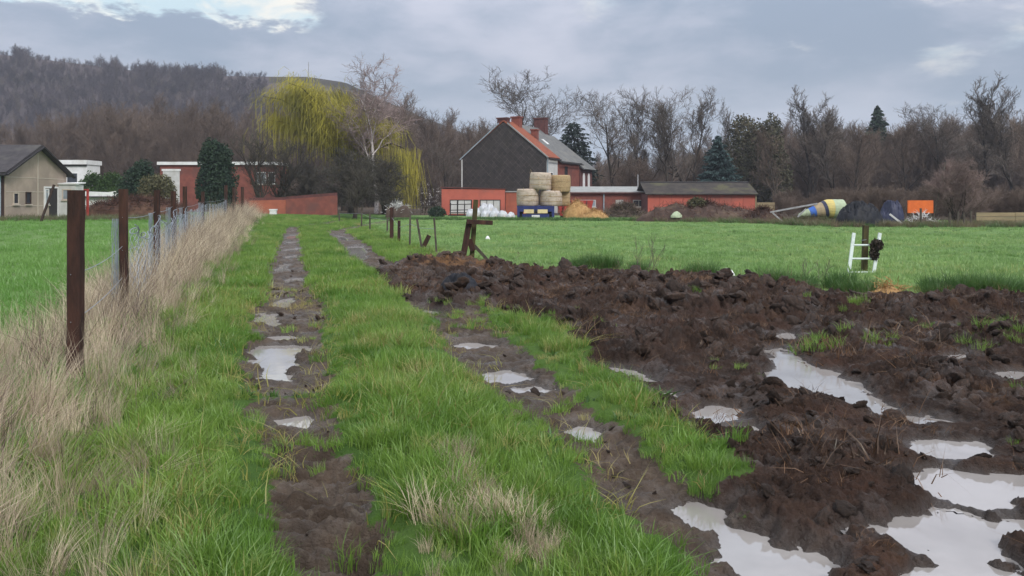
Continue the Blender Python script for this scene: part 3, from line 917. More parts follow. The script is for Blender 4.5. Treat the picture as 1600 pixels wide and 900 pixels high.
def build_grass():
    gt = [tuft(46, 0.085, 0.04, 0.125, 0.0055, 0.5, 'grass_track', 100 + i) for i in range(5)]
    gt_far = [tuft(46, 0.15, 0.04, 0.13, 0.011, 0.5, 'grass_track', 120 + i, segs=2) for i in range(4)]
    # --- turf of the track
    xs, ys = [], []
    for d0, d1, dens in ((2.4, 7, 150), (7, 13, 95)):
        a, b = wedge_points(dens, d0, d1); xs.append(a); ys.append(b)
    x, y = np.concatenate(xs), np.concatenate(ys)
    h, rut, field, wet = lie(x, y)
    stz = straw_zone(x, y)
    fence_x = np.interp(y, _fd, _fx)
    u = rng.uniform(0, 1, len(x))
    cover = (1 - np.clip(rut * 1.15 - 0.06 * vn(x * 4, y * 4, 5), 0, 1)) * (1 - np.clip(field * 1.2, 0, 1))
    keep = (u < cover * (1 - 0.35 * stz)) & (x > fence_x - 0.3) & (wet < 0.5)
    nearby = np.zeros(len(x))
    for dx, dy in ((.22, 0), (-.22, 0), (0, .25), (0, -.25)):
        q = land(x + dx, y + dy)
        nearby = np.maximum(nearby, np.maximum(q[1], q[2]))
    keep &= rng.uniform(0, 1, len(x)) > .25 * nearby
    do_scatter('track_grass', x, y, keep, gt, 0.85, 1.45, 'lush green grass on the near track verges and between its ruts', 'grass', shrink=1 - .5 * nearby)
    xs, ys = [], []
    for d0, d1, dens in ((13, 34, 42), (34, 66, 14)):
        a, b = wedge_points(dens, d0, d1, -R(30), R(30)); xs.append(a); ys.append(b)
    x, y = np.concatenate(xs), np.concatenate(ys)
    h, rut, field, wet = lie(x, y)
    stz = straw_zone(x, y)
    fence_x = np.interp(y, _fd, _fx)
    sd = poly_sd(x, y, FIELD)
    vx = np.interp(y, [13, 17, 20, 28, 40, 64], [2.0, .6, -1.3, -3.6, -6.4, -12])      # right edge of the verge
    keep = (rng.uniform(0, 1, len(x)) < (1 - np.clip(rut * 1.15, 0, 1)) * (1 - np.clip(field * 1.2, 0, 1)) * (1 - .7 * stz)) & (x > fence_x - .3) & (x < vx + rng.normal(0, .3, len(x)))
    do_scatter('verge_grass', x, y, keep, gt_far, 0.7, 1.25, 'green grass farther along the track towards the brick wall', 'grass')
    # --- flattened, yellowed leaves among the green
    gy = [tuft(12, 0.10, 0.05, 0.15, 0.006, 1.3, 'grass_yellow', 130 + i) for i in range(4)]
    x, y = wedge_points(34, 2.4, 16)
    h, rut, field, wet = lie(x, y)
    keep = (y > 4.0) & (field < .4) & (wet < .3) & (x > np.interp(y, _fd, _fx)) & (rng.uniform(0, 1, len(x)) < .25 + .75 * sstep(.45, .6, fbm(x * 1.2, y * 1.2, 98, 3)))
    do_scatter('yellow_grass', x, y, keep, gy, .6, 1.3, 'yellowed flattened leaves among the track grass', 'grass', tilt=.3)
    gw = [tuft(9, 0.05, 0.04, 0.09, 0.028, 1.0, 'weed_leaf', 135 + i) for i in range(3)]
    x, y = wedge_points(5, 5.0, 14)
    h, rut, field, wet = lie(x, y)
    keep = (field < .3) & (wet < .3) & (x > np.interp(y, _fd, _fx)) & (rut < .5)
    do_scatter('broad_weeds', x, y, keep, gw, .5, .95, 'small dark broad-leaved weeds in the track grass', 'weeds', tilt=.2)
    # --- sparse blades in the ruts and on the dung
    x, y = wedge_points(30, 2.5, 14)
    h, rut, field, wet = lie(x, y)
    patch = fbm(x * 0.9, y * 0.9, 91, 3)
    keep = (((rut > .3) & (patch > 0.52)) | ((field > .5) & (patch > .69) & (rng.uniform(0, 1, len(x)) < .6))) & (wet < 0.3)
    do_scatter('rut_grass', x, y, keep, gt, 0.4, 0.95, 'thin scattered grass blades sprouting from the mud', 'grass')
    # --- pale dry tussock in the middle of the turf
    gd = [tuft(60, 0.10, 0.12, 0.30, 0.005, 0.45, 'grass_straw', 140 + i) for i in range(3)]
    pts = []
    for px, py, rx, ry, n in ((775, 845, .13, .22, 34), (720, 742, .05, .16, 12), (850, 885, .12, .12, 12), (740, 790, .06, .15, 7)):
        c = U(px, py)
        pts.append(np.stack([rng.normal(c[0], rx, n), rng.normal(c[1], ry, n)], 1))
    p = np.vstack(pts)
    do_scatter('dry_tussock', p[:, 0], p[:, 1], np.ones(len(p), bool), gd, .35, 0.65, 'pale dry grass tussock in the green strip between the ruts', 'grass')
    # --- right field
    gf = [tuft(30, 0.16, 0.03, 0.075, 0.012, 0.5, 'grass_field', 160 + i, segs=2) for i in range(4)]
    xs, ys = [], []
    for d0, d1, dens in ((12, 24, 26), (24, 40, 12), (40, 64, 5)):
        a, b = wedge_points(dens, d0, d1, -R(12)); xs.append(a); ys.append(b)
    x, y = np.concatenate(xs), np.concatenate(ys)
    h, rut, field, wet = lie(x, y)
    vx = np.interp(y, [13, 17, 20, 28, 40, 64], [2.0, .6, -1.3, -3.6, -6.4, -12])
    sd = poly_sd(x, y, FIELD)
    keep = (field < .2) & (sd > 0.1) & (x > vx) & (y < 61)
    do_scatter('pasture_grass', x, y, keep, gf, .7, 1.5, 'short pale green pasture grass beyond the dung field', 'grass')
    gk = [tuft(26, 0.13, 0.06, 0.14, 0.012, 0.6, 'grass_rank', 165 + i, segs=2) for i in range(3)]
    x, y = wedge_points(.55, 17, 56, -R(12))
    keep = (x > np.interp(y, [13, 17, 20, 28, 40, 64], [2.0, .6, -1.3, -3.6, -6.4, -12])) & (poly_sd(x, y, FIELD) > .4) & (fbm(x * .25, y * .25, 99, 3) > .47)
    do_scatter('pasture_tussocks', x, y, keep, gk, .4, .95, 'darker grass tussocks dotted over the right-hand pasture', 'grass')
    # --- left field
    gl = [tuft(34, 0.16, 0.04, 0.11, 0.011, 0.5, 'grass_field_left', 170 + i, segs=2) for i in range(4)]
    xs, ys = [], []
    for d0, d1, dens in ((4, 14, 32), (14, 30, 15), (30, 56, 6)):
        a, b = wedge_points(dens, d0, d1, -R(44), -R(10)); xs.append(a); ys.append(b)
    x, y = np.concatenate(xs), np.concatenate(ys)
    fx = np.interp(y, _fd, _fx)
    keep = (x < fx + .4) & (y < 47)
    do_scatter('left_pasture_grass', x, y, keep, gl, .8, 1.6, 'bright green pasture grass left of the post fence', 'grass')
    # --- rank edge of the dung field
    gr = [tuft(60, 0.2, 0.10, 0.34, 0.010, 0.5, 'grass_rank', 180 + i) for i in range(4)]
    px = np.concatenate([rng.uniform(885, 1110, 260), rng.uniform(1190, 1700, 620)])
    line = np.interp(px, [740, 850, 950, 1050, 1130, 1200, 1250, 1350, 1600, 1800], [417, 426, 424, 432, 437, 443, 454, 460, 465, 470])
    D = EYE * F / (line - HY) + np.abs(rng.normal(0, .45, len(px))) - .15
    x, y = X(px, D), D
    kp = fbm(px * .013, px * 0 + 3, 95, 3) > 0.36
    do_scatter('rank_grass', x, y, kp, gr, .45, .95, 'dark rank grass along the far edge of the dung field', 'grass')
    # --- dry strip
    sw = (0.26, 0.03)
    st = [tuft(42, 0.16, 0.45, 1.05, 0.0055, 0.26, 'grass_straw', 200 + i, segs=4, wind=sw, curl=.8) for i in range(6)]
    sk = [tuft(7, 0.2, 0.5, 1.15, 0.009, 0.22, 'grass_stalk', 220 + i, segs=4, wind=(.25, 0), curl=.6) for i in range(4)]
    xs, ys = [], []
    for d0, d1, dens in ((1.7, 6, 70), (6, 14, 34), (14, 30, 14), (30, 62, 7)):
        a, b = wedge_points(dens, d0, d1, -R(46), -R(5)); xs.append(a); ys.append(b)
    x, y = np.concatenate(xs), np.concatenate(ys)
    z_ = straw_zone(x, y)
    re = np.interp(y, _sr[:, 1], _sr[:, 0])
    edge = np.clip((re - x) / 1.2, 0.35, 1)
    keep = rng.uniform(0, 1, len(x)) < z_ * (.35 + .65 * edge)
    x, y, edge = x[keep], y[keep], edge[keep]
    h = land(x, y)[0]
    n = len(x)
    hs = np.interp(y, [2, 5, 9, 25, 60], [.52, .56, .70, 1.0, 1.25])
    s = rng.uniform(.7, 1.1, n) * (0.4 + .6 * edge) * hs * (.72 + .5 * np.exp(-((x - np.interp(y, _fd, _fx) - .2) / .9) ** 2))
    rot = np.stack([rng.normal(0, .3, n), rng.normal(0, .3, n), rng.normal(0, 1.6, n)], 1)
    kinds = rng.integers(0, 6, n)
    kinds = np.where(rng.uniform(0, 1, n) < .34, rng.integers(6, 10, n), kinds)
    scatter('dry_grass', np.stack([x, y, h], 1), rot, np.stack([s * 1.05, s * 1.05, s], 1), kinds, st + sk, 'tall dead straw-coloured grass leaning along the left fence', 'dry grass')
    # --- straw and fibres on the dung
    sb = [tuft(30, 0.15, 0.015, 0.07, 0.0045, 2.4, 'straw_bits', 240 + i, segs=2) for i in range(4)]
    x, y = wedge_points(16, 3.5, 24, -R(12), R(40))
    h, rut, field, wet, straw = land(x, y)
    keep = (field > .7) & (wet < .3) & (rng.uniform(0, 1, len(x)) < .5 + straw)
    do_scatter('dung_straw', x, y, keep, sb, .5, 1.4, 'loose brown straw fibres in the dung', 'straw', tilt=.4)


def clod_mesh(seed, mat='dung_clod'):
    nu, nv = 18, 11
    ph, t = np.meshgrid(np.linspace(0, math.pi, nv), np.linspace(0, 2 * math.pi, nu, endpoint=False), indexing='ij')
    d = np.stack([np.sin(ph) * np.cos(t), np.sin(ph) * np.sin(t), np.cos(ph)], -1).reshape(-1, 3)
    a = fbm(d[:, 0] * 1.6 + seed * 3.1 + d[:, 2], d[:, 1] * 1.6 + d[:, 2] * 1.3, seed, 2)
    b = 1 - np.abs(2 * fbm(d[:, 0] * 3.6 + d[:, 2] * 2, d[:, 1] * 3.6 - d[:, 2] * 2.7, seed + 9, 3, .65) - 1)
    r = .25 + .9 * a + .75 * (b - .5)
    V = d * r[:, None] * np.array([1.35, .9, .5])
    Q = [(j * nu + i, (j + 1) * nu + i, (j + 1) * nu + (i + 1) % nu, j * nu + (i + 1) % nu) for j in range(nv - 1) for i in range(nu)]
    return np_mesh('clod', V, np.array(Q), mat)


def build_clods():
    cl = [clod_mesh(300 + i) for i in range(7)]
    xs, ys = [], []
    for d0, d1, dens in ((2.5, 8, 120), (8, 16, 55), (16, 22, 26)):
        a, b = wedge_points(dens, d0, d1, -R(22), R(40)); xs.append(a); ys.append(b)
    x, y = np.concatenate(xs), np.concatenate(ys)
    h, rut, field, wet, straw = land(x, y)
    hi = fbm(x * 1.1, y * 1.1, 41, 3)
    keep = ((field > .55) & (wet < .25) & (rng.uniform(0, 1, len(x)) < 0.25 + .75 * sstep(.38, .58, hi))) | ((rut > .7) & (wet < .4) & (rng.uniform(0, 1, len(x)) < .25))
    x, y, h, field = x[keep], y[keep], h[keep], field[keep]
    n = len(x)
    s = 0.010 + 0.10 * rng.uniform(0, 1, n) ** 5
    s *= np.interp(y, [3, 8, 15], [.42, .9, 1.35]) * np.where(field < .5, .45, 1)
    rot = rng.uniform(0, 6.28, (n, 3)) * np.array([.15, .15, 1])
    scatter('dung_clods', np.stack([x, y, h + s * .02], 1), rot, np.stack([s, s, s], 1), rng.integers(0, 7, n), cl, 'lumpy dark brown clods strewn over the churned field', 'clods')


build_grass()
build_clods()


# ------------------------------------------------------------------ trees
def v3(a):
    return np.array(a, float)


class Tree:
    """bare branching tree: limbs go to .trunk, finer wood to .twigs"""

    def __init__(s, seed, H, spread=0.35, r0=None, clear=0.25, levels=4, kids=(9, 7, 6, 5), trunk_levels=1, up=0.25, wander=0.16, ratio=(.55, .5, .45, .45), ang=(0.6, 0.7, 0.8, 0.8), min_r=0.012, droop=0.0, stems=1):
        s.g = np.random.default_rng(seed)
        s.trunk, s.twigs = MB(), MB()
        s.tips = []
        s.p = dict(levels=levels, kids=kids, tl=trunk_levels, up=up, wander=wander, ratio=ratio, ang=ang, min_r=min_r, droop=droop)
        r0 = r0 or H * 0.016
        for k in range(stems):
            d = v3((0, 0, 1)) + s.g.normal(0, .05 + .16 * (stems > 1), 3) * (1, 1, 0)
            s.grow(v3((0, 0, -.1)) + s.g.normal(0, .15 * (stems > 1), 3) * (1, 1, 0), d / np.linalg.norm(d), H * s.g.uniform(.85, 1.0) if stems > 1 else H, r0, 0, clear)

    def grow(s, p, d, L, r, lev, clear=0.15):
        P = s.p
        n = (7, 5, 4, 3, 2, 2)[min(lev, 5)]
        pts, rad = [p], [r]
        for i in range(n):
            d = d + s.g.normal(0, P['wander'] * (1 if lev else .45), 3) + v3((0, 0, P['up'] * (.5 if lev else .3) - P['droop'] * lev * .5))
            d = d / np.linalg.norm(d)
            p = p + d * (L / n)
            pts.append(p)
            rad.append(max(r * (1 - 0.85 * (i + 1) / n), P['min_r'] * (.55 if lev >= P['levels'] - 1 else 1)))
        sides = (7, 5, 3, 3, 3)[min(lev, 4)]
        (s.trunk if lev <= P['tl'] else s.twigs).tube(pts, rad, sides, cap=False)
        if lev >= P['levels']:
            s.tips.append(pts[-1])
            return
        nk = P['kids'][min(lev, len(P['kids']) - 1)]
        for k in range(nk):
            t = clear + (1 - clear) * ((k + s.g.uniform(.1, .9)) / nk)
            q = t * n
            i = min(int(q), n - 1)
            b = pts[i] + (pts[i + 1] - pts[i]) * (q - i)
            dd = pts[i + 1] - pts[i]
            dd = dd / np.linalg.norm(dd)
            a = s.g.normal(0, 1, 3)
            a = a - dd * a.dot(dd)
            a = a / (np.linalg.norm(a) + 1e-9)
            an = P['ang'][min(lev, 3)] * s.g.uniform(.65, 1.25)
            nd = dd * math.cos(an) + a * math.sin(an)
            rr = (rad[i] * .9) * s.g.uniform(.45, .7)
            ll = L * P['ratio'][min(lev, 3)] * s.g.uniform(.7, 1.15) * (1.0 - .45 * t if lev == 0 else 1)
            s.grow(b, nd, ll, max(rr, P['min_r']), lev + 1, .12)


TREE_KINDS = {}


def tree_kind(key, mat_trunk, mat_twig, **kw):
    t = Tree(**kw)
    TREE_KINDS[key] = (mesh('trunk', t.trunk, mat_trunk, True), mesh('crown', t.twigs, mat_twig), t)


def joined(key, mat):
    """one mesh of a tree kind, for distant woods"""
    t = TREE_KINDS[key][2]
    mb = MB().add(t.trunk.v, t.trunk.f).add(t.twigs.v, t.twigs.f)
    return mesh('wood_tree', mb, mat)


tree_kind('oak_a', 'bark', 'twig_grey', seed=1, H=16, clear=.22, kids=(12, 9, 7, 6), levels=4, min_r=.02, r0=.32, ang=(.75, .7, .8, .8), ratio=(.6, .5, .45, .45), wander=.2)
tree_kind('oak_b', 'bark', 'twig_grey', seed=2, H=16, clear=.25, kids=(11, 9, 7, 6), levels=4, min_r=.02, r0=.30, ang=(.7, .75, .8, .8), ratio=(.55, .52, .45, .45), wander=.22)
tree_kind('tall_a', 'bark', 'twig_grey', seed=3, H=16, clear=.2, kids=(14, 9, 7, 5), levels=4, min_r=.02, r0=.24, ang=(.6, .6, .7, .8), ratio=(.45, .45, .45, .45), up=.4)
tree_kind('tall_b', 'bark', 'twig_grey', seed=4, H=16, clear=.25, kids=(13, 9, 7, 5), levels=4, min_r=.02, r0=.22, ang=(.55, .6, .7, .8), ratio=(.42, .45, .45, .45), up=.45, stems=2)
tree_kind('ash_a', 'bark', 'twig_brown', seed=5, H=12, clear=.12, kids=(12, 8, 7, 5), levels=4, r0=.2, ang=(.6, .7, .8, .8), ratio=(.5, .5, .45, .45), up=.35, stems=2, min_r=.014)
tree_kind('ash_b', 'bark', 'twig_brown', seed=6, H=12, clear=.1, kids=(13, 8, 7, 5), levels=4, r0=.2, ang=(.65, .7, .8, .8), ratio=(.5, .5, .45, .45), up=.3, min_r=.014)
tree_kind('scrub_a', 'bark', 'twig_brown', seed=7, H=6, clear=.03, kids=(9, 8, 7, 5), levels=4, r0=.09, ang=(.6, .7, .8, .8), ratio=(.6, .5, .5, .45), up=.25, stems=4, min_r=.012)
tree_kind('bush_purple', 'bark', 'twig_purple', seed=8, H=4.6, clear=.03, kids=(9, 8, 8, 6), levels=4, r0=.06, ang=(.7, .7, .8, .8), ratio=(.65, .5, .5, .45), up=.15, stems=6, min_r=.009)
tree_kind('dark_bush', 'bark', 'twig_dark', seed=9, H=6.6, clear=.12, kids=(12, 9, 8, 5), levels=4, r0=.16, ang=(.8, .8, .8, .8), ratio=(.62, .55, .5, .45), up=.05, droop=.06, stems=3, min_r=.016)
tree_kind('small_dark', 'bark', 'twig_dark', seed=10, H=6, clear=.12, kids=(8, 7, 6, 4), levels=4, r0=.15, ang=(.7, .7, .8, .8), ratio=(.6, .5, .45, .45), up=.3, stems=3, min_r=.010)
tree_kind('birch', 'birch_bark', 'birch_twig', seed=11, H=15.5, clear=.35, kids=(13, 9, 8, 5), levels=4, r0=.22, ang=(.6, .6, .7, .8), ratio=(.48, .48, .45, .5), up=.22, droop=.05, min_r=.02)
tree_kind('wood_a', 'wood_far', 'wood_far', seed=12, H=12, clear=.2, kids=(10, 6, 5), levels=3, r0=.16, ang=(.5, .6, .8), ratio=(.42, .45, .5), up=.4, min_r=.035)
tree_kind('wood_b', 'wood_far', 'wood_far', seed=13, H=12, clear=.15, kids=(11, 6, 5), levels=3, r0=.15, ang=(.55, .7, .8), ratio=(.45, .45, .5), up=.35, min_r=.035)
tree_kind('wood_c', 'wood_far', 'wood_far', seed=14, H=10, clear=.08, kids=(11, 7, 5), levels=3, r0=.13, ang=(.65, .7, .8), ratio=(.5, .45, .5), up=.25, stems=2, min_r=.032)


def tree(kind, name, label, px, D, H, group=None, wide=1.0, rotz=None, cat='tree', z=None):
    tm, cm, t = TREE_KINDS[kind]
    base = max(p[2] for p in t.twigs.v)
    s = H / base
    x = X(px, D)
    r = thing(name, label, cat, (x, D, gz(x, D) if z is None else z), random.uniform(0, 6.28) if rotz is None else rotz, group)
    r.scale = (s * wide, s * wide, s)
    put('trunk', tm, r); put('crown', cm, r)
    return r


def leaf_quads(P, size, g, droop=None, aspect=1.0):
    """random small quads at points P"""
    n = len(P)
    a = g.normal(0, 1, (n, 3)); a /= np.linalg.norm(a, axis=1, keepdims=True)
    if droop is not None:
        a = a * .45 + droop; a /= np.linalg.norm(a, axis=1, keepdims=True)
    b = np.cross(a, g.normal(0, 1, (n, 3))); b /= np.linalg.norm(b, axis=1, keepdims=True)
    s = size * g.uniform(.6, 1.4, (n, 1))
    V = np.stack([P - a * s, P + b * s * .5 * aspect, P + a * s, P - b * s * .5 * aspect], 1).reshape(-1, 3)
    return V, np.arange(4 * n).reshape(-1, 4)


def conifer_mesh(seed, H, Rr, n, size, mat, layers=14, power=.8, base=.03):
    g = np.random.default_rng(seed)
    nb = layers * 9
    P, Dr = [], []
    for k in range(nb):
        t = base + (1 - base) * ((k + g.uniform(0, 1)) / nb)
        az = k * 2.399 + g.normal(0, .4)
        Lb = Rr * (1 - t) ** power * g.uniform(.7, 1.15) + .12
        m = max(10, int(n / nb * (1.8 * (1 - t) + .25)))
        q = g.uniform(0.05, 1, m) ** .8
        sp = .18 * Lb * (1 - .5 * q) + .06
        x = np.cos(az) * Lb * q + g.normal(0, 1, m) * sp; y = np.sin(az) * Lb * q + g.normal(0, 1, m) * sp
        z = t * H - .28 * Lb * q + .12 * Lb * q * q + g.normal(0, .10, m) * (.4 + Lb * .25)
        P.append(np.stack([x, y, z], 1)); Dr.append(np.tile([np.cos(az) * .8, np.sin(az) * .8, -.35], (m, 1)))
    P, Dr = np.vstack(P), np.vstack(Dr)
    V, Q = leaf_quads(P, size, g, Dr, .8)
    return np_mesh('crown', V, Q, mat)


def trunk_mesh(H, r, mat='bark', seed=0):
    g = np.random.default_rng(seed)
    pts = [(g.normal(0, .03) * i, g.normal(0, .03) * i, -.1 + H * i / 6) for i in range(7)]
    return mesh('trunk', MB().tube(pts, [r * (1 - .13 * i) for i in range(7)], 8), mat, True)


def conifer(name, label, px, D, H, Rr, mat, seed, n=9000, size=.16, power=.8, layers=14, z=None, base=.03):
    x = X(px, D)
    r = thing(name, label, 'tree', (x, D, gz(x, D) if z is None else z))
    put('trunk', trunk_mesh(H * .95, H * .02, seed=seed), r)
    put('crown', conifer_mesh(seed, H, Rr, n, size, mat, layers, power, base), r)
    return r


def clump_mesh(seed, blobs, n, size, mat, aspect=1.0):
    """leaf mass: blobs = list of (x,y,z,rx,ry,rz)"""
    g = np.random.default_rng(seed)
    Ps = []
    w = np.array([b[3] * b[4] * b[5] for b in blobs]) ** .8
    w /= w.sum()
    for b, q in zip(blobs, w):
        m = int(n * q)
        d = g.normal(0, 1, (m, 3)); d /= np.linalg.norm(d, axis=1, keepdims=True)
        rr = g.uniform(.25, 1, m) ** .45
        lump = .72 + .55 * fbm(d[:, 0] * 2.4 + seed, d[:, 1] * 2.4 + d[:, 2] * 2.9, seed, 3)
        P = d * (rr * lump)[:, None] * np.array(b[3:6]) + np.array(b[:3])
        Ps.append(P[P[:, 2] > 0])
    V, Q = leaf_quads(np.vstack(Ps), size, g, None, aspect)
    return np_mesh('crown', V, Q, mat)


def shrub(name, label, cat, px, D, blobs, n, size, mat, seed, stems=5, z=None):
    x = X(px, D)
    r = thing(name, label, cat, (x, D, gz(x, D) if z is None else z))
    g = np.random.default_rng(seed)
    mb = MB()
    for i in range(stems):
        b = blobs[i % len(blobs)]
        q = (b[0] + g.normal(0, .3) * b[3], b[1] + g.normal(0, .3) * b[4], b[2] + b[5] * .4)
        mb.tube([(q[0] * .3, q[1] * .3, -.1), (q[0] * .7, q[1] * .7, q[2] * .5), q], [.07, .05, .02], 5)
    put('stems', mesh('stems', mb, 'bark', True), r)
    put('crown', clump_mesh(seed, blobs, n, size, mat), r)
    return r


def willow(px, D, H):
    g = np.random.default_rng(77)
    x = X(px, D)
    r = thing('weeping_willow', 'large weeping willow with yellow-green hanging twigs behind the brick wall', 'tree', (x, D, 0))
    mb = MB()
    mb.tube([(0, 0, -.2), (.1, 0, 2), (-.2, .1, 4.2)], [.55, .45, .38], 9, cap=False)
    V, Q = [], []
    limbs = []
    for k in range(34):
        # most limbs to the upper left, one heavy fall on the right
        az = k * 2.399
        ln = g.uniform(3.0, 7.2)
        top = g.uniform(8.2, 12.6)
        tx, ty = math.cos(az) * ln * 1.0 - 1.4, math.sin(az) * ln * .75
        if tx > 1.5:
            top = min(top, 9.3 - .25 * tx)
        p0 = np.array((-.2, .1, 4.0)); p3 = np.array((tx, ty, top))
        p1 = p0 + (tx * .15, ty * .15, (top - 4) * .5); p2 = p0 + (tx * .55, ty * .55, (top - 4) * 1.02)
        pts = [p0 * (1 - t) ** 3 + p1 * 3 * t * (1 - t) ** 2 + p2 * 3 * t * t * (1 - t) + p3 * t ** 3 for t in np.linspace(0, 1, 7)]
        mb.tube(pts, [.2 * (1 - t) + .03 for t in np.linspace(0, 1, 7)], 5, cap=False)
        limbs.append(pts)
    for pts in limbs:
        for j in range(110):
            t = (.3 + .7 * g.uniform(0, 1) ** .7) * 6
            i = min(int(t), 5)
            p = pts[i] + (pts[i + 1] - pts[i]) * (t - i) + g.normal(0, .8, 3)
            up = g.uniform(.1, .7)
            out = g.normal(0, .8, 2)
            L = g.uniform(.5, 1.9) if abs(p[0] + 1) < 4.2 else g.uniform(1.0, 4.2)
            L = min(L, p[2] - .5)
            w = g.uniform(.008, .02)
            fa = g.uniform(0, math.pi)
            wx, wy = math.cos(fa) * w, math.sin(fa) * w
            o = len(V)
            for q in range(5):
                s = q / 4
                c = p + np.array((out[0] * min(s * 2, 1) , out[1] * min(s * 2, 1), up * math.sin(min(s * 2.2, 1) * math.pi) * .6 - L * s ** 1.6))
                V.append((c[0] - wx, c[1] - wy, c[2])); V.append((c[0] + wx, c[1] + wy, c[2]))
                if q:
                    Q.append((o + 2 * q - 2, o + 2 * q - 1, o + 2 * q + 1, o + 2 * q))
    # low drooping clump on the right
    for j in range(620):
        p = np.array((g.normal(6.0, .75), g.normal(-1.0, .8), g.uniform(3.2, 6.6)))
        L = min(g.uniform(1.5, 4.2), p[2] - .5)
        w = g.uniform(.01, .024); fa = g.uniform(0, math.pi)
        wx, wy = math.cos(fa) * w, math.sin(fa) * w
        bx_, by_ = g.normal(0, .35, 2)
        o = len(V)
        for q in range(4):
            u = q / 3
            V.append((p[0] + bx_ * u - wx, p[1] + by_ * u - wy, p[2] - L * u)); V.append((p[0] + bx_ * u + wx, p[1] + by_ * u + wy, p[2] - L * u))
            if q:
                Q.append((o + 2 * q - 2, o + 2 * q - 1, o + 2 * q + 1, o + 2 * q))
    mb.tube([(-.1, 0, 3.6), (2.5, -.5, 6.2), (4.8, -.9, 7.0), (6.2, -1, 6.4)], [.2, .14, .09, .04], 6, cap=False)
    P = []
    for pts in limbs:
        pa = np.array(pts)
        t = (.35 + .65 * g.uniform(0, 1, 1000) ** .75) * 6
        i = np.minimum(t.astype(int), 5)
        c = pa[i] + (pa[i + 1] - pa[i]) * (t - i)[:, None] + g.normal(0, .75, (1000, 3)) * (1, 1, .6)
        P.append(c)
    P = np.vstack(P)
    out = P - np.array((-1.2, 0, P[:, 2].mean()))
    out[:, 2] = 0
    out = out / (np.linalg.norm(out, axis=1, keepdims=True) + .5) * .5 + np.array((0, 0, -.75))
    fv, fq = leaf_quads(P, .36, g, out, .10)
    n0 = len(V)
    V = np.vstack([np.array(V), fv]); Q = np.vstack([np.array(Q), fq + n0])
    obj('trunk', mb, 'bark', r, smooth_=True)
    put('crown', np_mesh('crown', V, Q, 'willow_strand'), r)
    s = H / 13.2
    r.scale = (s, s, s)


# ------------------------------------------------------------------ hill and distant woods
RIDGE = [(-500, 66), (-200, 72), (0, 84), (100, 96), (230, 112), (300, 117), (430, 119), (480, 119), (540, 128), (600, 156), (660, 182), (720, 205), (780, 235), (840, 268), (900, 296), (960, 312), (1100, 316)]
HD = 430.0


def hill_h(x, y):
    """height of the spoil heap"""
    az = x / y * F + CX
    ry = np.interp(az, [p[0] for p in RIDGE], [p[1] for p in RIDGE])
    top = EYE + (HY - ry) / F * HD
    t = np.clip((y - 235) / (HD - 235), 0, 1)
    prof = t ** 1.15
    back = 1 - .25 * np.clip((y - HD) / 250, 0, 1)
    n = (fbm(x * .02, y * .02, 401, 4) - .5) * 9 * t * (1 - t) * 2
    return np.maximum(top * prof * back + n, -1.0) * sstep(225, 250, y) - .3


def build_hill():
    az = np.linspace(-560, 1100, 150)
    yy = np.concatenate([np.linspace(228, HD, 46), np.linspace(HD + 12, 680, 14)])
    A, B = np.meshgrid(yy, az, indexing='ij')
    x = (B - CX) / F * A
    h = hill_h(x.ravel(), A.ravel()).reshape(A.shape)
    V = np.stack([x, A, h], -1).reshape(-1, 3)
    n, m = A.shape
    i, j = np.arange(n - 1)[:, None], np.arange(m - 1)[None, :]
    Q = np.stack([i * m + j, i * m + j + 1, (i + 1) * m + j + 1, (i + 1) * m + j], -1).reshape(-1, 4)
    cy = A[:-1, :-1].ravel(); cb = B[:-1, :-1].ravel()
    idx = ((cy > HD - 14) & (cb > 415)).astype(int)
    o = put('hill', np_mesh('hill', V, Q, ['hill_litter', 'crest_grass'], True, idx))
    tag(o, 'long wooded spoil heap with a bare grassy crest', None, None, 'structure')
    # the bare wood that covers it
    g = np.random.default_rng(55)
    n = 9500
    px = g.uniform(-330, 800, n); y = np.sqrt(g.uniform(238 ** 2, 455 ** 2, n))
    bare = (px > 415) & (y > HD - 40)
    px, y = px[~bare], y[~bare]
    x = (px - CX) / F * y
    z = hill_h(x, y)
    k = len(x)
    s = g.uniform(.26, .44, k)
    pale = g.uniform(0, 1, k) < .14
    s *= np.where((y > HD - 20), .65 + .6 * (fbm(px * .03, px * 0, 402, 2) > .5), 1)
    scatter('hill_wood', np.stack([x, y, z - .3], 1), np.stack([g.normal(0, .04, k), g.normal(0, .04, k), g.uniform(0, 6.28, k)], 1), np.stack([s * 1.7, s * 1.7, s], 1), np.where(pale, 3, g.integers(0, 3, k)),
            [joined('wood_a', 'wood_far'), joined('wood_b', 'wood_far'), joined('wood_c', 'wood_far'), joined('wood_a', 'twig_grey')], 'leafless grey-brown wood covering the spoil heap', 'wood')
    # brown wood at the foot of the hill and behind the farm, reads as one mass
    n = 1500
    px = g.uniform(-330, 2000, n)
    y = np.where(px < 760, g.uniform(120, 225, n), g.uniform(112, 190, n))
    top = np.interp(px, [-300, 0, 120, 250, 420, 560, 640, 700, 760, 900, 960, 1100, 1180, 1300, 1400, 1600, 2000], [205, 205, 175, 165, 180, 165, 160, 182, 205, 238, 245, 235, 200, 195, 195, 190, 180])
    x = X(px, y)
    Ht = (EYE + (HY - top) / F * y) * g.uniform(.5, .98, n)
    s = Ht / 12
    scatter('brown_wood', np.stack([x, y, np.zeros(n) - .1], 1), np.stack([g.normal(0, .05, n), g.normal(0, .05, n), g.uniform(0, 6.28, n)], 1), np.stack([np.maximum(s, .5), np.maximum(s, .5), s], 1), g.integers(0, 3, n),
            [joined('ash_a', 'twig_brown'), joined('ash_b', 'twig_brown'), joined('scrub_a', 'twig_brown')], 'dense brown leafless wood behind the houses and the farm', 'wood')


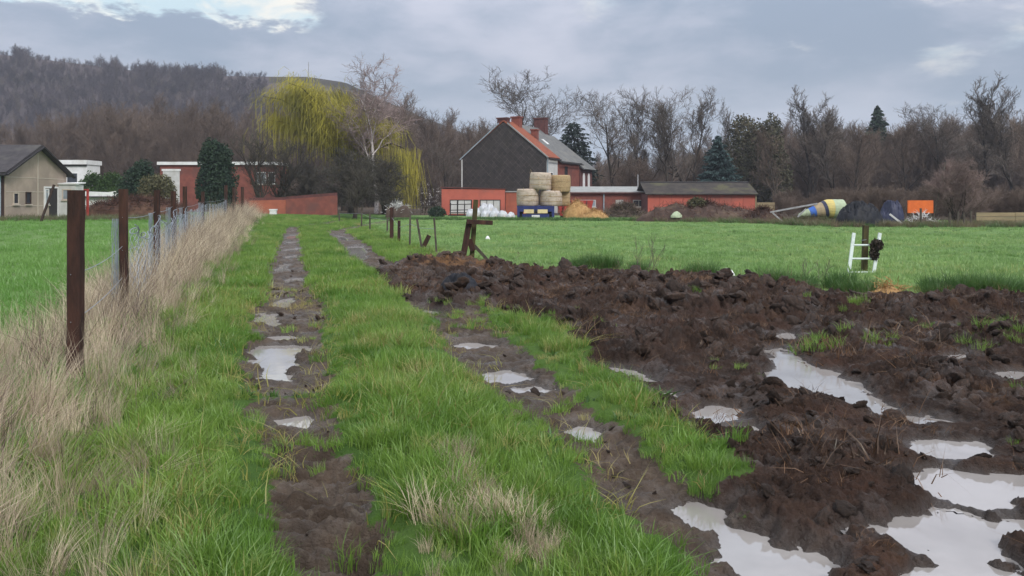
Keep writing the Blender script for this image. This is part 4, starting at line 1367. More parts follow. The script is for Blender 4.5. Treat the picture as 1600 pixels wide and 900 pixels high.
build_hill()
D_ = 428
mb = MB().tube([(0, 0, -1), (0, 0, 7.6)], [.28, .16], 6).box(-.5, .5, -.12, .12, 6.0, 6.2)
tag(obj('mast', mb, 'metal_grey', None, (X(482, D_), D_, Z(120, D_))), 'thin mast standing alone on the bare crest of the hill', 'mast')

# trees one can tell apart
GB = 'bare trees behind the farm'
tree('oak_a', 'bare_tree', 'broad leafless tree towering directly behind the dark slate gable', 826, 122, 20.0, GB, 1.5)
tree('oak_b', 'bare_tree', 'leafless tree just right of the dark pine', 962, 108, 16.2, GB, 1.25)
tree('tall_a', 'bare_tree', 'slender leafless tree second to the right of the dark pine', 1012, 112, 16.8, GB, 1.3)
tree('oak_a', 'bare_tree', 'crooked leafless tree behind the left end of the long red shed', 1046, 106, 16.4, GB, 1.1)
tree('tall_b', 'bare_tree', 'pale thin twin-stemmed tree left of the blue spruce', 1084, 112, 17.2, GB, 1.5)
tree('tall_a', 'bare_tree', 'thin leafless tree rising behind the blue spruce', 1140, 120, 16.5, GB, .9)
tree('tall_b', 'bare_tree', 'leafless tree with fine upright twigs left of the tall dark fir', 1262, 112, 16.6, GB, 1.5)
tree('tall_a', 'bare_tree', 'leafless tree with upright limbs between ivy trees and the tall fir', 1306, 108, 15.6, GB, 1.5)
tree('ash_a', 'bare_tree', 'bushy brown leafless tree above the striped tank', 1335, 104, 11.5, GB, 1.0)
tree('ash_b', 'bare_tree', 'bushy brown leafless tree right of the tall dark fir', 1420, 106, 11.6, GB, 1.1)
tree('oak_b', 'bare_tree', 'tall leafless tree above the orange panel', 1478, 112, 15.0, GB, 1.3)
tree('tall_b', 'bare_tree', 'tall leafless tree above the right-hand plank fence', 1532, 104, 16.4, GB, 1.5)
tree('tall_a', 'bare_tree', 'tallest leafless tree at the right edge of the picture', 1585, 100, 17.2, GB, 1.5)
tree('ash_a', 'bare_tree', 'low bushy leafless tree at the right end of the wood', 1640, 98, 12.5, GB, 1.1)
tree('ash_b', 'bare_tree', 'brown bushy tree behind the right end of the long red shed', 1215, 100, 10.6, GB, 1.1)
tree('oak_b', 'bare_tree', 'bare grey tree left of the slate gable, beside pale blossom', 700, 100, 8.6, GB, 1.1)
tree('scrub_a', 'bare_tree', 'low multi-stemmed bare tree behind the low brick sheds', 985, 98, 7.2, GB, 1.2)
tree('small_dark', 'bare_tree', 'small dark bare tree in front of the red brick bungalow', 408, 74, 7.6, None, 1.0)
tree('small_dark', 'bare_tree', 'little dark fruit tree at the near corner of the garden', 556, 58, 4.4, None, 1.0)
tree('small_dark', 'bare_tree', 'dark spreading bare tree between the bungalow window and the willow', 436, 76, 7.0, None, 1.3)
tree('dark_bush', 'dark_tree', 'dark thicket tree at the left foot of the willow', 478, 78, 5.4, None, 1.0)
tree('birch', 'birch_tree', 'tall silvery birch rising above the yellow willow', 588, 82, 16.4, None, 1.4)
willow(540, 88, 13.9)
tree('dark_bush', 'dark_tree', 'dense dark leafless tree in front of the willow', 548, 74, 6.6, None, 1.15)
tree('dark_bush', 'dark_tree', 'dark leafless thicket tree right of the birch trunk', 600, 77, 6.2, None, 1.0)
tree('bush_purple', 'round_bush', 'rounded purple-brown twiggy bush beside the orange panel', 1494, 51, 4.3, None, 1.1, cat='bush')

shrub('cypress_tree', 'dark green cypress in front of the red brick bungalow', 'tree', 338, 70, [(0, 0, 2.2, 1.75, 1.5, 2.6), (-.25, 0, 4.3, 1.25, 1.2, 2.1), (.5, 0, 4.4, .8, .8, 1.5)], 15000, .12, 'needle_dark', 21)
conifer('spruce_tree', 'blue-green spruce behind the middle of the long red shed', 1122, 96, 8.8, 3.2, 'needle_blue', 22, 12000, .2, .75, 14)
conifer('pine_tree', 'dark pine behind the grey slate roof', 897, 108, 11.4, 3.4, 'pine_needle', 23, 7000, .22, .35, 11, base=.35)
conifer('fir_tree', 'tall dark fir whose tip tops the brown wood on the right', 1371, 150, 18.2, 6.0, 'needle_dark', 24, 12000, .32, .85, 16)
shrub('ivy_tree', 'ivy-choked brownish tree to the right of the blue spruce', 'tree', 1172, 106, [(0, 0, 8, 3.2, 3, 4.0), (.6, 0, 4, 3, 3, 4), (-1.0, 0, 10.2, 1.6, 1.6, 2.2)], 9000, .17, 'ivy', 31, 6)
shrub('ivy_tree', 'narrower ivy-clad tree next to the right of the larger one', 'tree', 1206, 104, [(0, 0, 8.6, 1.6, 1.6, 3.6), (.5, 0, 4, 2.2, 2, 4)], 6000, .17, 'ivy', 32, 4)
shrub('hedge', 'bright green hedge right of the white two-storey house', 'hedge', 158, 72, [(-.8, 0, 1.6, 1.3, .8, 2.0), (.8, 0, 1.6, 1.4, .8, 2.0)], 14000, .10, 'hedge_green', 33)
shrub('evergreen_shrub', 'dark evergreen shrub behind the brown bracken bank', 'shrub', 214, 66, [(0, 0, 1.9, 1.4, 1.2, 1.8), (.5, 0, 3.1, .9, .9, 1.2), (-.9, .1, 1.2, .9, .9, 1.2)], 8000, .10, 'needle_dark', 34)
shrub('olive_shrub', 'pale olive shrub left of the cypress', 'shrub', 244, 62, [(0, 0, 1.5, 1.45, 1.2, 1.6), (.5, 0, 2.2, .8, .8, .9)], 7000, .075, 'shrub_olive', 35)
shrub('blossom_shrub', 'white-blossomed shrub left of the slate gable house', 'shrub', 662, 92, [(0, 0, 2.0, 1.4, 1.0, 1.6), (2.0, 0, 1.6, 1.2, 1, 1.4)], 420, .07, 'blossom', 36)
shrub('privet_shrub', 'mossy green shrub growing on the brown heap by the red shed', 'shrub', 1090, 56, [(0, 0, 1.1, .7, .5, .55)], 2500, .07, 'shrub_olive', 37)


# ------------------------------------------------------------------ buildings
def window(parent, x0, x1, y, z0, z1, frame='white_paint', glass='glass_dark', axis='y', sign=-1, fw=.07, name='window', bars=0):
    """framed pane on a wall plane; sign = outward direction along the axis"""
    def bx(mb, a0, a1, d0, d1, c0, c1):
        if axis == 'y':
            mb.box(a0, a1, min(y + sign * d0, y + sign * d1), max(y + sign * d0, y + sign * d1), c0, c1)
        else:
            mb.box(min(y + sign * d0, y + sign * d1), max(y + sign * d0, y + sign * d1), a0, a1, c0, c1)
        return mb
    w = obj(name, bx(MB(), x0 + fw, x1 - fw, -.02, .012, z0 + fw, z1 - fw), glass, parent)
    f = MB()
    bx(f, x0, x0 + fw, -.02, .045, z0, z1); bx(f, x1 - fw, x1, -.02, .045, z0, z1)
    bx(f, x0 + fw, x1 - fw, -.02, .043, z1 - fw, z1); bx(f, x0 + fw, x1 - fw, -.02, .043, z0, z0 + fw)
    for b in range(bars):
        xm = x0 + (x1 - x0) * (b + 1) / (bars + 1)
        bx(f, xm - .025, xm + .025, .014, .04, z0 + fw, z1 - fw)
    obj('frame', f, frame, w)
    obj('sill', bx(MB(), x0 - .06, x1 + .06, -.02, .09, z0 - .07, z0 - .002), 'joint_beige', w)
    return w


def gable_house():
    th = R(25)
    r = thing('farmhouse', 'farmhouse with dark slate-hung gable and orange and grey roofs', 'house', (3.6, 88, 0), -th)
    W, E1, PK = 10.0, 6.0, 9.95
    # brick core walls
    obj('wall', MB().box(-W, 0, .12, 3.3, 0, E1), 'white_weather', r)
    obj('wall', MB().box(-W + .05, .02, 3.3, 10, 0, 5.75), 'brick_red', r)
    obj('wall', MB().box(-W + 1, .12, 10, 14.2, 0, 5.2), 'brick_dark', r)
    # slate-hung front gable
    obj('gable', MB().prism([(-W, 0), (0, 0), (0, E1), (-W / 2 + .55, PK - .15), (-W / 2 - .55, PK - .15), (-W, E1)], 0, .118, 'y'), 'slate_hung', r)
    obj('gable', MB().prism([(-W + .05, 5.7), (.02, 5.7), (-W / 2, PK - .1)], 9.8, 9.98, 'y'), 'brick_red', r)

    def pitch(y0, y1, ez, ex, mat, pk):
        for s in (0, 1):
            xe = ex if s == 0 else -W - ex
            p = [(-W / 2, y0, pk), (xe, y0, ez), (xe, y1, ez), (-W / 2, y1, pk)]
            if s:
                p = p[::-1]
            obj('roof', MB().slab(p, .12), mat, r)
    pitch(-.06, 3.25, E1 - .12, .25, 'tile_orange', PK)
    pitch(3.26, 10, E1 - .42, .35, 'slate_grey', PK - .1)
    pitch(10.01, 14.4, 4.95, .55, 'slate_grey', PK - .75)
    # verge boards, gutter, pipes
    mb = MB().beam((.30, -.1, E1 - .08), (-W / 2 + .5, -.1, PK - .2), .12, .1)
    obj('verge_board', mb, 'roof_pale', r)
    mb = MB().beam((-W - .3, -.1, E1 - .1), (-W / 2 - .5, -.1, PK - .2), .12, .08)
    obj('verge_board', mb, 'pipe_grey', r)
    obj('downpipe', MB().tube([(-W - .05, -.1, 0), (-W - .05, -.1, E1 - .1)], .075, 8), 'white_weather', r)
    obj('downpipe', MB().tube([(.1, .2, 0), (.1, .2, E1 - .2)], .07, 8), 'pipe_grey', r)
    obj('gutter', MB().tube([(.42, -.05, E1 - .2), (.42, 3.3, E1 - .2)], .08, 8), 'frame_dark', r)
    obj('gutter', MB().tube([(.5, 3.35, E1 - .5), (.5, 10, E1 - .5)], .08, 8), 'frame_dark', r)

    def chimney(x, y, z0, z1, w, d, mat):
        c = obj('chimney', MB().box(x - w / 2, x + w / 2, y - d / 2, y + d / 2, z0, z1), mat, r)
        obj('cap', MB().box(x - w / 2 - .08, x + w / 2 + .08, y - d / 2 - .08, y + d / 2 + .08, z1, z1 + .14), mat, c)
    chimney(-W / 2 - .25, .55, 8.9, 10.25, 1.2, .7, 'brick_dark')
    chimney(-W / 2 + .3, 2.8, 9.0, 10.55, 1.0, .75, 'brick_red')
    chimney(-W / 2 + .3, 9.7, 8.9, 11.0, 1.5, .8, 'brick_dark')
    chimney(-W / 2 + 2.1, 3.7, 7.4, 9.15, .7, .6, 'brick_red')
    a = math.atan2(4.3, 5.3)
    sk = MB().slab([(-2.9, 5.4, 8.16), (-2.15, 5.4, 7.58), (-2.15, 5.9, 7.58), (-2.9, 5.9, 8.16)], .2)
    obj('skylight', sk, 'white_paint', r)
    window(r, .9, 1.9, 0, 3.4, 4.4, 'white_paint', 'glass_dark', 'x', 1)
    window(r, 5.3, 6.2, .02, 3.4, 5.2, 'brown_board', 'glass_dark', 'x', 1)
    for y0 in (10.9, 12.6):
        w = obj('window', MB().prism([(y0, 2.2), (y0 + .7, 2.2), (y0 + .7, 4.2), (y0 + .55, 4.5), (y0 + .35, 4.6), (y0 + .15, 4.5), (y0, 4.2)], .1, .16, 'x'), 'white_paint', r)
        obj('pane', MB().box(.161, .17, y0 + .12, y0 + .58, 2.4, 3.0), 'glass_pale', w)
    return r


gable_house()


def farm_sheds():
    # red outbuilding left of the trailer
    D = 80
    x0, x1 = X(690, D), X(789, D)
    r = thing('brick_shed', 'low flat-roofed red brick shed before the slate gable', 'shed', ((x0 + x1) / 2, D, 0))
    w = (x1 - x0) / 2
    obj('wall', MB().box(-w, w, 0, 5, 0, 2.5), 'shed_red', r)
    obj('roof', MB().prism([(-w - .1, 2.6), (-w - .1, 2.72), (w + .1, 2.5 + .06), (w + .1, 2.44 + .062)], -.1, 5.1, 'y'), 'brick_dark', r)
    for a, b in ((703, 737), (750, 782)):
        window(r, X(a, D) - (x0 + x1) / 2, X(b, D) - (x0 + x1) / 2, 0, Z(336, D) + .2, Z(312, D), 'frame_dark', 'white_weather', bars=2)
    # small brick porch with pale door
    D = 81
    x0, x1 = X(790, D), X(822, D)
    r = thing('brick_porch', 'small orange-brick porch between shed and bales', 'shed', (x0, D, 0))
    obj('wall', MB().box(0, x1 - x0, 0, 3, 0, 2.2), 'brick_orange', r)
    obj('roof', MB().box(-.1, x1 - x0 + .1, -.1, 3.1, 2.2, 2.32), 'roof_pale', r)
    # low brick range right of the bales
    D = 82
    x0, x1 = X(888, D), X(1011, D)
    r = thing('brick_range', 'low dark-red brick range with pale roof right of the bales', 'shed', (x0, D, 0))
    L = x1 - x0
    obj('wall', MB().box(0, L, 0, 5, 0, 2.15), 'brick_red', r)
    obj('roof', MB().slab([(-.2, -.2, 2.15), (L, -.2, 2.15), (L, 5.2, 2.75), (-.2, 5.2, 2.75)], .1), 'roof_pale', r)
    obj('gutter', MB().tube([(0, -.28, 2.12), (L - .05, -.28, 2.12)], .07, 8), 'brick_dark', r)
    obj('downpipe', MB().tube([(L * .45, -.08, 0), (L * .45, -.08, 2.05)], .06, 8), 'pipe_grey', r)
    for a, b, g_ in ((905, 931, 'glass_pale'), (962, 974, 'white_weather'), (989, 1007, 'glass_dark')):
        window(r, X(a, D) - x0, X(b, D) - x0, 0, .75, 1.45, 'white_weather', g_, bars=1)
    obj('vent_pipe', MB().tube([(L - .6, 2, 2.4), (L - .6, 2, 4.0)], .06, 8), 'metal_grey', r)
    # long red shed with mossy roof
    D = 78
    x0, x1 = X(1012, D), X(1180, D)
    r = thing('red_barn', 'long bright red shed with a dark mossy roof', 'barn', (x0, D, 0))
    L = x1 - x0
    n = 9
    obj('wall', MB().box(0, L, .06, 6, 0, 2.0), 'brick_dark', r)
    for i in range(n):
        obj('panel', MB().box(L * i / n + .012, L * (i + 1) / n - .012, 0, .058, .02, 1.98), 'shed_red', r)
    obj('roof', MB().slab([(-.25, -.35, 1.93), (L + .2, -.35, 1.93), (L + .2, 3, 3.05), (-.25, 3, 3.05)], .09), 'roof_moss', r)
    obj('roof', MB().slab([(L + .2, 6.3, 1.93), (-.25, 6.3, 1.93), (-.25, 3, 3.05), (L + .2, 3, 3.05)], .09), 'roof_moss', r)
    obj('ridge', MB().tube([(-.25, 3, 3.12), (L + .2, 3, 3.12)], .12, 6), 'frame_dark', r)
    obj('gable', MB().prism([(.06, 1.98), (5.99, 1.98), (3, 2.95)], L - .12, L, 'x'), 'plank_wood', r)
    obj('corner_post', MB().box(L + .002, L + .12, -.05, .12, 0, 1.95), 'plank_wood', r)
    for i in range(5):
        pass


farm_sheds()


def left_houses():
    # beige gabled building at the left edge; its gable looks right
    X0 = -29.24
    r = thing('gabled_bungalow', 'beige rendered bungalow with dark roof at the left edge', 'house', (X0, 48, .25))
    W, E, P_ = 6.6, 2.9, 4.5
    obj('wall', MB().prism([(0, -.3), (W, -.3), (W, E), (W / 2, P_), (0, E)], -12, 0, 'x'), 'render_beige', r)
    obj('side_cladding', MB().box(-12, -.05, -.05, -.002, -.2, E), 'brown_board', r)
    obj('roof', MB().slab([(-12.2, -.4, E - .15), (.3, -.4, E - .15), (.3, W / 2, P_ + .05), (-12.2, W / 2, P_ + .05)], .12), 'roof_dark', r)
    obj('roof', MB().slab([(.3, W + .4, E - .15), (-12.2, W + .4, E - .15), (-12.2, W / 2, P_ + .05), (.3, W / 2, P_ + .05)], .12), 'roof_dark', r)
    for a, b in (((.33, -.42, E - .2), (.33, W / 2, P_ + .0)), ((.33, W + .42, E - .2), (.33, W / 2, P_ + .0))):
        obj('barge_board', MB().beam(a, b, .08, .2), 'frame_dark', r)
    obj('gutter', MB().tube([(-12, -.46, E - .2), (.3, -.46, E - .2)], .07, 8), 'frame_dark', r)
    obj('downpipe', MB().tube([(-.25, -.13, -.2), (-.25, -.13, E - .25)], .08, 8), 'pipe_grey', r)
    # raised joints of the rendered panels
    obj('joint', MB().box(0, .02, W / 2 - .04, W / 2 + .04, -.2, P_ - .15), 'joint_beige', r)
    for z in (.9, 1.75, 2.6):
        ext = 0
        obj('joint', MB().box(0, .016, .05, W / 2 - .045, z - .02, z + .02), 'joint_beige', r)
        obj('joint', MB().box(0, .016, W / 2 + .045, W - .05 - (2.1 if z < 2 else 0), z - .02, z + .02), 'joint_beige', r)
    window(r, .75, 1.3, 0, 1.0, 1.7, 'joint_beige', 'glass_dark', 'x', 1)
    window(r, 2.0, 2.55, 0, 1.0, 1.75, 'brown_board', 'glass_dark', 'x', 1)
    d = obj('doorway_shade', MB().box(.0, .03, 4.55, 5.45, -.15, 1.98), 'frame_dark', r)  # dark sheet stands in for the shade inside the open doorway
    obj('frame', MB().box(0, .06, 3.95, 4.03, -.15, 2.1).box(0, .06, 5.46, 5.54, -.15, 2.1).box(0, .058, 4.031, 5.459, 2.0, 2.1), 'white_paint', d)
    window(r, 4.08, 4.5, 0, .95, 1.95, 'white_paint', 'glass_pale', 'x', 1)
    # white lean-to
    r2 = thing('white_annexe', 'small white lean-to at the beige bungalow corner', 'annexe', (X0 + .02, 53.6, .25))
    obj('wall', MB().box(0, 1.1, 0, 1.0, -.3, 2.25), 'white_weather', r2)
    obj('roof', MB().slab([(-.0, -.1, 2.25), (1.2, -.1, 2.25), (1.2, 1.1, 2.33), (0, 1.1, 2.33)], .08), 'white_paint', r2)
    window(r2, .25, .85, 0, 1.25, 1.95, 'joint_beige', 'glass_pale')
    # white two-storey house
    D = 76
    r = thing('white_house', 'white flat-roofed two-storey house behind the bungalow', 'house', (X(50, D), D, .2))
    L = X(136, D) - X(50, D)
    obj('wall', MB().box(0, L, 0, 2.4, -.3, 4.5), 'white_paint', r)
    obj('fascia', MB().box(-.2, L + .08, -.25, 2.6, 4.5, 4.9), 'white_paint', r)
    obj('soffit', MB().box(-.1, L + .0, -.14, -.002, 4.36, 4.498), 'frame_dark', r)
    window(r, X(104, D) - X(50, D), X(122, D) - X(50, D), 0, 2.6, 3.75, 'white_paint', 'glass_dark')
    # low white outbuilding
    D = 70
    r = thing('white_outbuilding', 'low white flat-roofed outbuilding right of the lean-to', 'outbuilding', (X(114, D), D, .25))
    L = X(186, D) - X(114, D)
    obj('wall', MB().box(0, L, 0, 1.6, -.3, 1.5), 'white_weather', r)
    obj('roof', MB().prism([(-.1, 1.5), (L + .1, 1.5), (L, 2.0), (L - .9, 1.86), (.3, 1.95), (-.1, 1.75)], -.2, 1.8, 'y'), 'white_paint', r)
    obj('gutter', MB().box(-.12, L + .02, -.27, -.203, 1.42, 1.53), 'frame_dark', r)
    # orange-red marker post
    D = 56
    p = obj('marker_post', MB().box(-.08, .08, -.04, .04, 0, 1.9, .02).box(-.8, .08, -.03, .03, 1.901, 1.98), 'machine_red', None, (X(137, D), D, .25))
    tag(p, 'orange-red post with a short arm before the white outbuilding', 'post')
    # leaning timber prop
    p = obj('timber_prop', MB().beam((0, 0, -.1), (.62, .3, 2.1), .1), 'brown_board', None, (X(62, 45), 45, .25))
    tag(p, 'dark timber prop leaning in front of the beige gable', 'timber')
    # brick bungalow
    D = 82
    a, b = X(250, D), X(432, D)
    L = b - a
    r = thing('brick_bungalow', 'red brick flat-roofed house with white fascia behind the cypress', 'house', (a, D, 0))
    obj('wall', MB().box(0, L, 0, 3.6, 0, 4.9), 'brick_red', r)
    obj('fascia', MB().box(-.2, L + .15, -.25, 3.8, 4.9, 5.2), 'white_paint', r)
    obj('garage_door', MB().box(.3, 1.95, -.05, -.002, 0, 4.3), 'white_weather', r)
    obj('lintel', MB().box(.2, 2.05, -.09, -.001, 4.301, 4.5), 'white_paint', r)
    window(r, X(399, D) - a, X(416, D) - a, 0, 3.0, 4.2, 'white_paint', 'glass_pale', bars=1)
    window(r, X(419, D) - a, X(430, D) - a, 0, 3.0, 4.2, 'white_paint', 'glass_dark')
    # garden wall in two lengths
    D = 68
    xa, xb, xc = X(390, D), X(447, D), X(527, D)
    r = thing('garden_wall', 'red brick garden wall across the end of the track', 'wall', (xa, D, 0))
    obj('wall_section', MB().prism([(0, -.2), (xb - xa, -.2), (xb - xa, 1.48), (0, 1.42)], -.12, .12, 'y'), 'brick_orange', r)
    obj('wall_section', MB().prism([(xb - xa + .01, -.2), (xc - xa, -.2), (xc - xa, 1.85), (xb - xa + .01, 1.52)], -.15, .13, 'y'), 'brick_red', r)
    obj('coping', MB().beam((0, 0, 1.48), (xb - xa, 0, 1.53), .34, .07), 'brick_dark', r)
    obj('coping', MB().beam((xb - xa + .02, 0, 1.57), (xc - xa, 0, 1.90), .36, .07), 'brick_dark', r)
    p = obj('gate_pillar', MB().box(-.25, .25, -.2, .2, -.1, .65, .04).box(-.29, .29, -.24, .24, .651, .75, .04), 'white_paint', None, (X(427, 66), 66, 0))
    tag(p, 'short white pillar at the foot of the brick wall', 'pillar')


left_houses()


# ------------------------------------------------------------------ heaps
def heap_mesh(seed, rx, ry, h, mat, rough=.3, nu=56, nv=22, freq=2.0, ridge=False, power=1.0):
    t = np.linspace(0, 2 * math.pi, nu, endpoint=False)
    q = np.linspace(0, 1, nv)
    T, Qq = np.meshgrid(t, q, indexing='xy')
    edge = 1 + .25 * (fbm(np.cos(T) * 1.5 + seed, np.sin(T) * 1.5, seed, 3) - .5)
    x, y = np.cos(T) * Qq * rx * edge, np.sin(T) * Qq * ry * edge
    n = fbm(x * freq + seed, y * freq, seed + 5, 4, .6)
    if ridge:
        n = 1 - np.abs(2 * n - 1)
    z = h * (np.cos(Qq * math.pi / 2) ** power) * (1 + rough * (n - .5) * 2) + rough * h * .35 * (n - .5) * (1 - Qq ** 4)
    z = np.where(Qq > .99, -.12, z)
    V = np.stack([x, y, z], -1).reshape(-1, 3)
    Q = [(j * nu + i, j * nu + (i + 1) % nu, (j + 1) * nu + (i + 1) % nu, (j + 1) * nu + i) for j in range(nv - 1) for i in range(nu)]
    return np_mesh('heap', V, np.array(Q)[:, ::-1], mat, True)


def heap(name, label, cat, px, D, w, d, h, mat, seed, z=None, fuzz=None, nf=400, fl=.3, part='mound', **kw):
    x = X(px, D)
    r = thing(name, label, cat, (x, D, gz(x, D) if z is None else z))
    me = heap_mesh(seed, w / 2, d / 2, h, mat, **kw)
    put(part, me, r)
    if fuzz:
        g = np.random.default_rng(seed)
        co = np.array([v.co for v in me.vertices])
        co = co[co[:, 2] > -.05]
        P = co[g.integers(0, len(co), nf)] + g.normal(0, .05, (nf, 3))
        d_ = g.normal(0, 1, (nf, 3)); d_[:, 2] = np.abs(d_[:, 2]) * .8
        d_ /= np.linalg.norm(d_, axis=1, keepdims=True)
        L = fl * g.uniform(.5, 1.3, (nf, 1))
        sdv = np.cross(d_, g.normal(0, 1, (nf, 3))); sdv /= np.linalg.norm(sdv, axis=1, keepdims=True)
        sdv *= fl * .045
        V = np.stack([P - sdv, P + sdv, P + d_ * L + sdv * .4, P + d_ * L - sdv * .4], 1).reshape(-1, 3)
        o = put('stalks', np_mesh('stalks', V, np.arange(4 * nf).reshape(-1, 4), fuzz), r)
        o['kind'] = 'stuff'
    return r


heap('bracken_bank', 'long reddish-brown bank of dead bracken by the left field', 'bank', 212, 58, 7.4, 2.0, 1.1, 'bracken', 41, fuzz='bracken', nf=2600, fl=.5, rough=.25, power=.35)
heap('soil_heap', 'long brown weedy heap before the bright red shed', 'heap', 1105, 56, 9.2, 2.8, 1.2, 'heap_soil', 42, power=.6, fuzz='bracken', nf=1500, fl=.38, rough=.45, freq=.9)
heap('soil_heap', 'low brown weedy heap between the shed and the striped tank', 'heap', 1192, 53, 3.5, 1.9, .75, 'heap_soil', 43, fuzz='bracken', nf=700, fl=.4, rough=.4, freq=.9)
heap('bramble_patch', 'grey-brown bramble patch before the low brick range', 'brambles', 975, 68, 3.8, 1.6, .95, 'bramble', 44, fuzz='twig_brown', nf=1500, fl=.55, rough=.4)
heap('bramble_patch', 'grassy brown bank carrying the striped tank', 'bank', 1272, 51, 3.9, 1.7, .45, 'bramble', 45, fuzz='grass_verge_dry', nf=900, fl=.4, rough=.4)
heap('straw_pile', 'taller rounded pile of golden straw beside the trailer', 'straw pile', 902, 62.5, 2.3, 1.8, 1.25, 'straw_loose', 46, fuzz='straw_loose', nf=700, fl=.25, rough=.2, power=.6)
heap('straw_pile', 'lower flattened golden straw pile right of the taller one', 'straw pile', 928, 61.5, 2.3, 1.7, .66, 'straw_loose', 47, fuzz='straw_loose', nf=600, fl=.25, rough=.25, power=.8)
heap('green_tarp', 'small pale green sheet lying on the brown heap', 'sheet', 1057, 55, .8, .5, .3, 'tarp_green', 48, z=.45, rough=.3, part='sheet')
heap('black_tarp', 'crumpled black plastic sheet heaped before the wood', 'tarp', 1343, 46, 2.6, 1.6, .78, 'black_plastic', 49, rough=.75, freq=2.6, nu=90, nv=40, ridge=True, power=.4, part='sheet')
heap('navy_tarp', 'dark blue sheeted stack right of the black plastic heap', 'tarp', 1394, 48, 1.35, 1.2, 1.0, 'navy_tarp', 50, rough=.5, freq=2.0, nu=80, nv=36, ridge=True, power=.35, part='sheet')
heap('rubble_heap', 'pale rubble and rags below the orange panel', 'rubble', 1440, 47.5, 2.2, 1.0, .5, 'bramble', 51, fuzz='white_weather', nf=160, fl=.4, rough=.6)
heap('black_bag', 'shiny black plastic bag lying on the dung heap edge', 'bag', *((718), U(718, 463)[1]), .66, .5, .15, 'black_plastic', 52, rough=.9, freq=6, ridge=True, power=.5, nu=60, nv=26, part='bag')
heap('white_bag', 'crumpled white plastic bag at the far edge of the dung', 'bag', 1137, U(1137, 437)[1], .36, .3, .13, 'white_paint', 53, rough=.5, freq=7, ridge=True, nu=30, nv=12, part='bag')
heap('plastic_scrap', 'tiny white plastic scrap in the green pasture', 'scrap', 762, U(762, 377)[1], .22, .2, .14, 'white_paint', 54, rough=.3, freq=7, nu=16, nv=8, part='scrap')
for i, (px, D, w, h, z) in enumerate(((746, 71, .9, .5, 0), (760, 70, 1.0, .55, 0), (756, 71, 1.0, .5, .42), (773, 69.5, .95, .5, 0), (766, 70.6, .8, .4, .5), (786, 69, .9, .4, 0), (798, 68.5, .8, .3, 0), (735, 72, .8, .45, 0))):
    o = heap('white_sack', 'crumpled white plastic sack in the pile before the brick shed', 'sack', px, D, w, .8, h, 'white_bag', 160 + i, z=z, rough=.6, freq=3.2, ridge=True, power=.45, part='sack', nu=40, nv=18)
    o['group'] = 'white sacks before the brick shed'
heap('straw_wisp', 'wisp of orange-brown straw in the rank grass below the ladder', 'straw', 1386, U(1386, 462)[1], .55, .35, .12, 'straw_loose', 64, fuzz='straw_loose', nf=160, fl=.16)


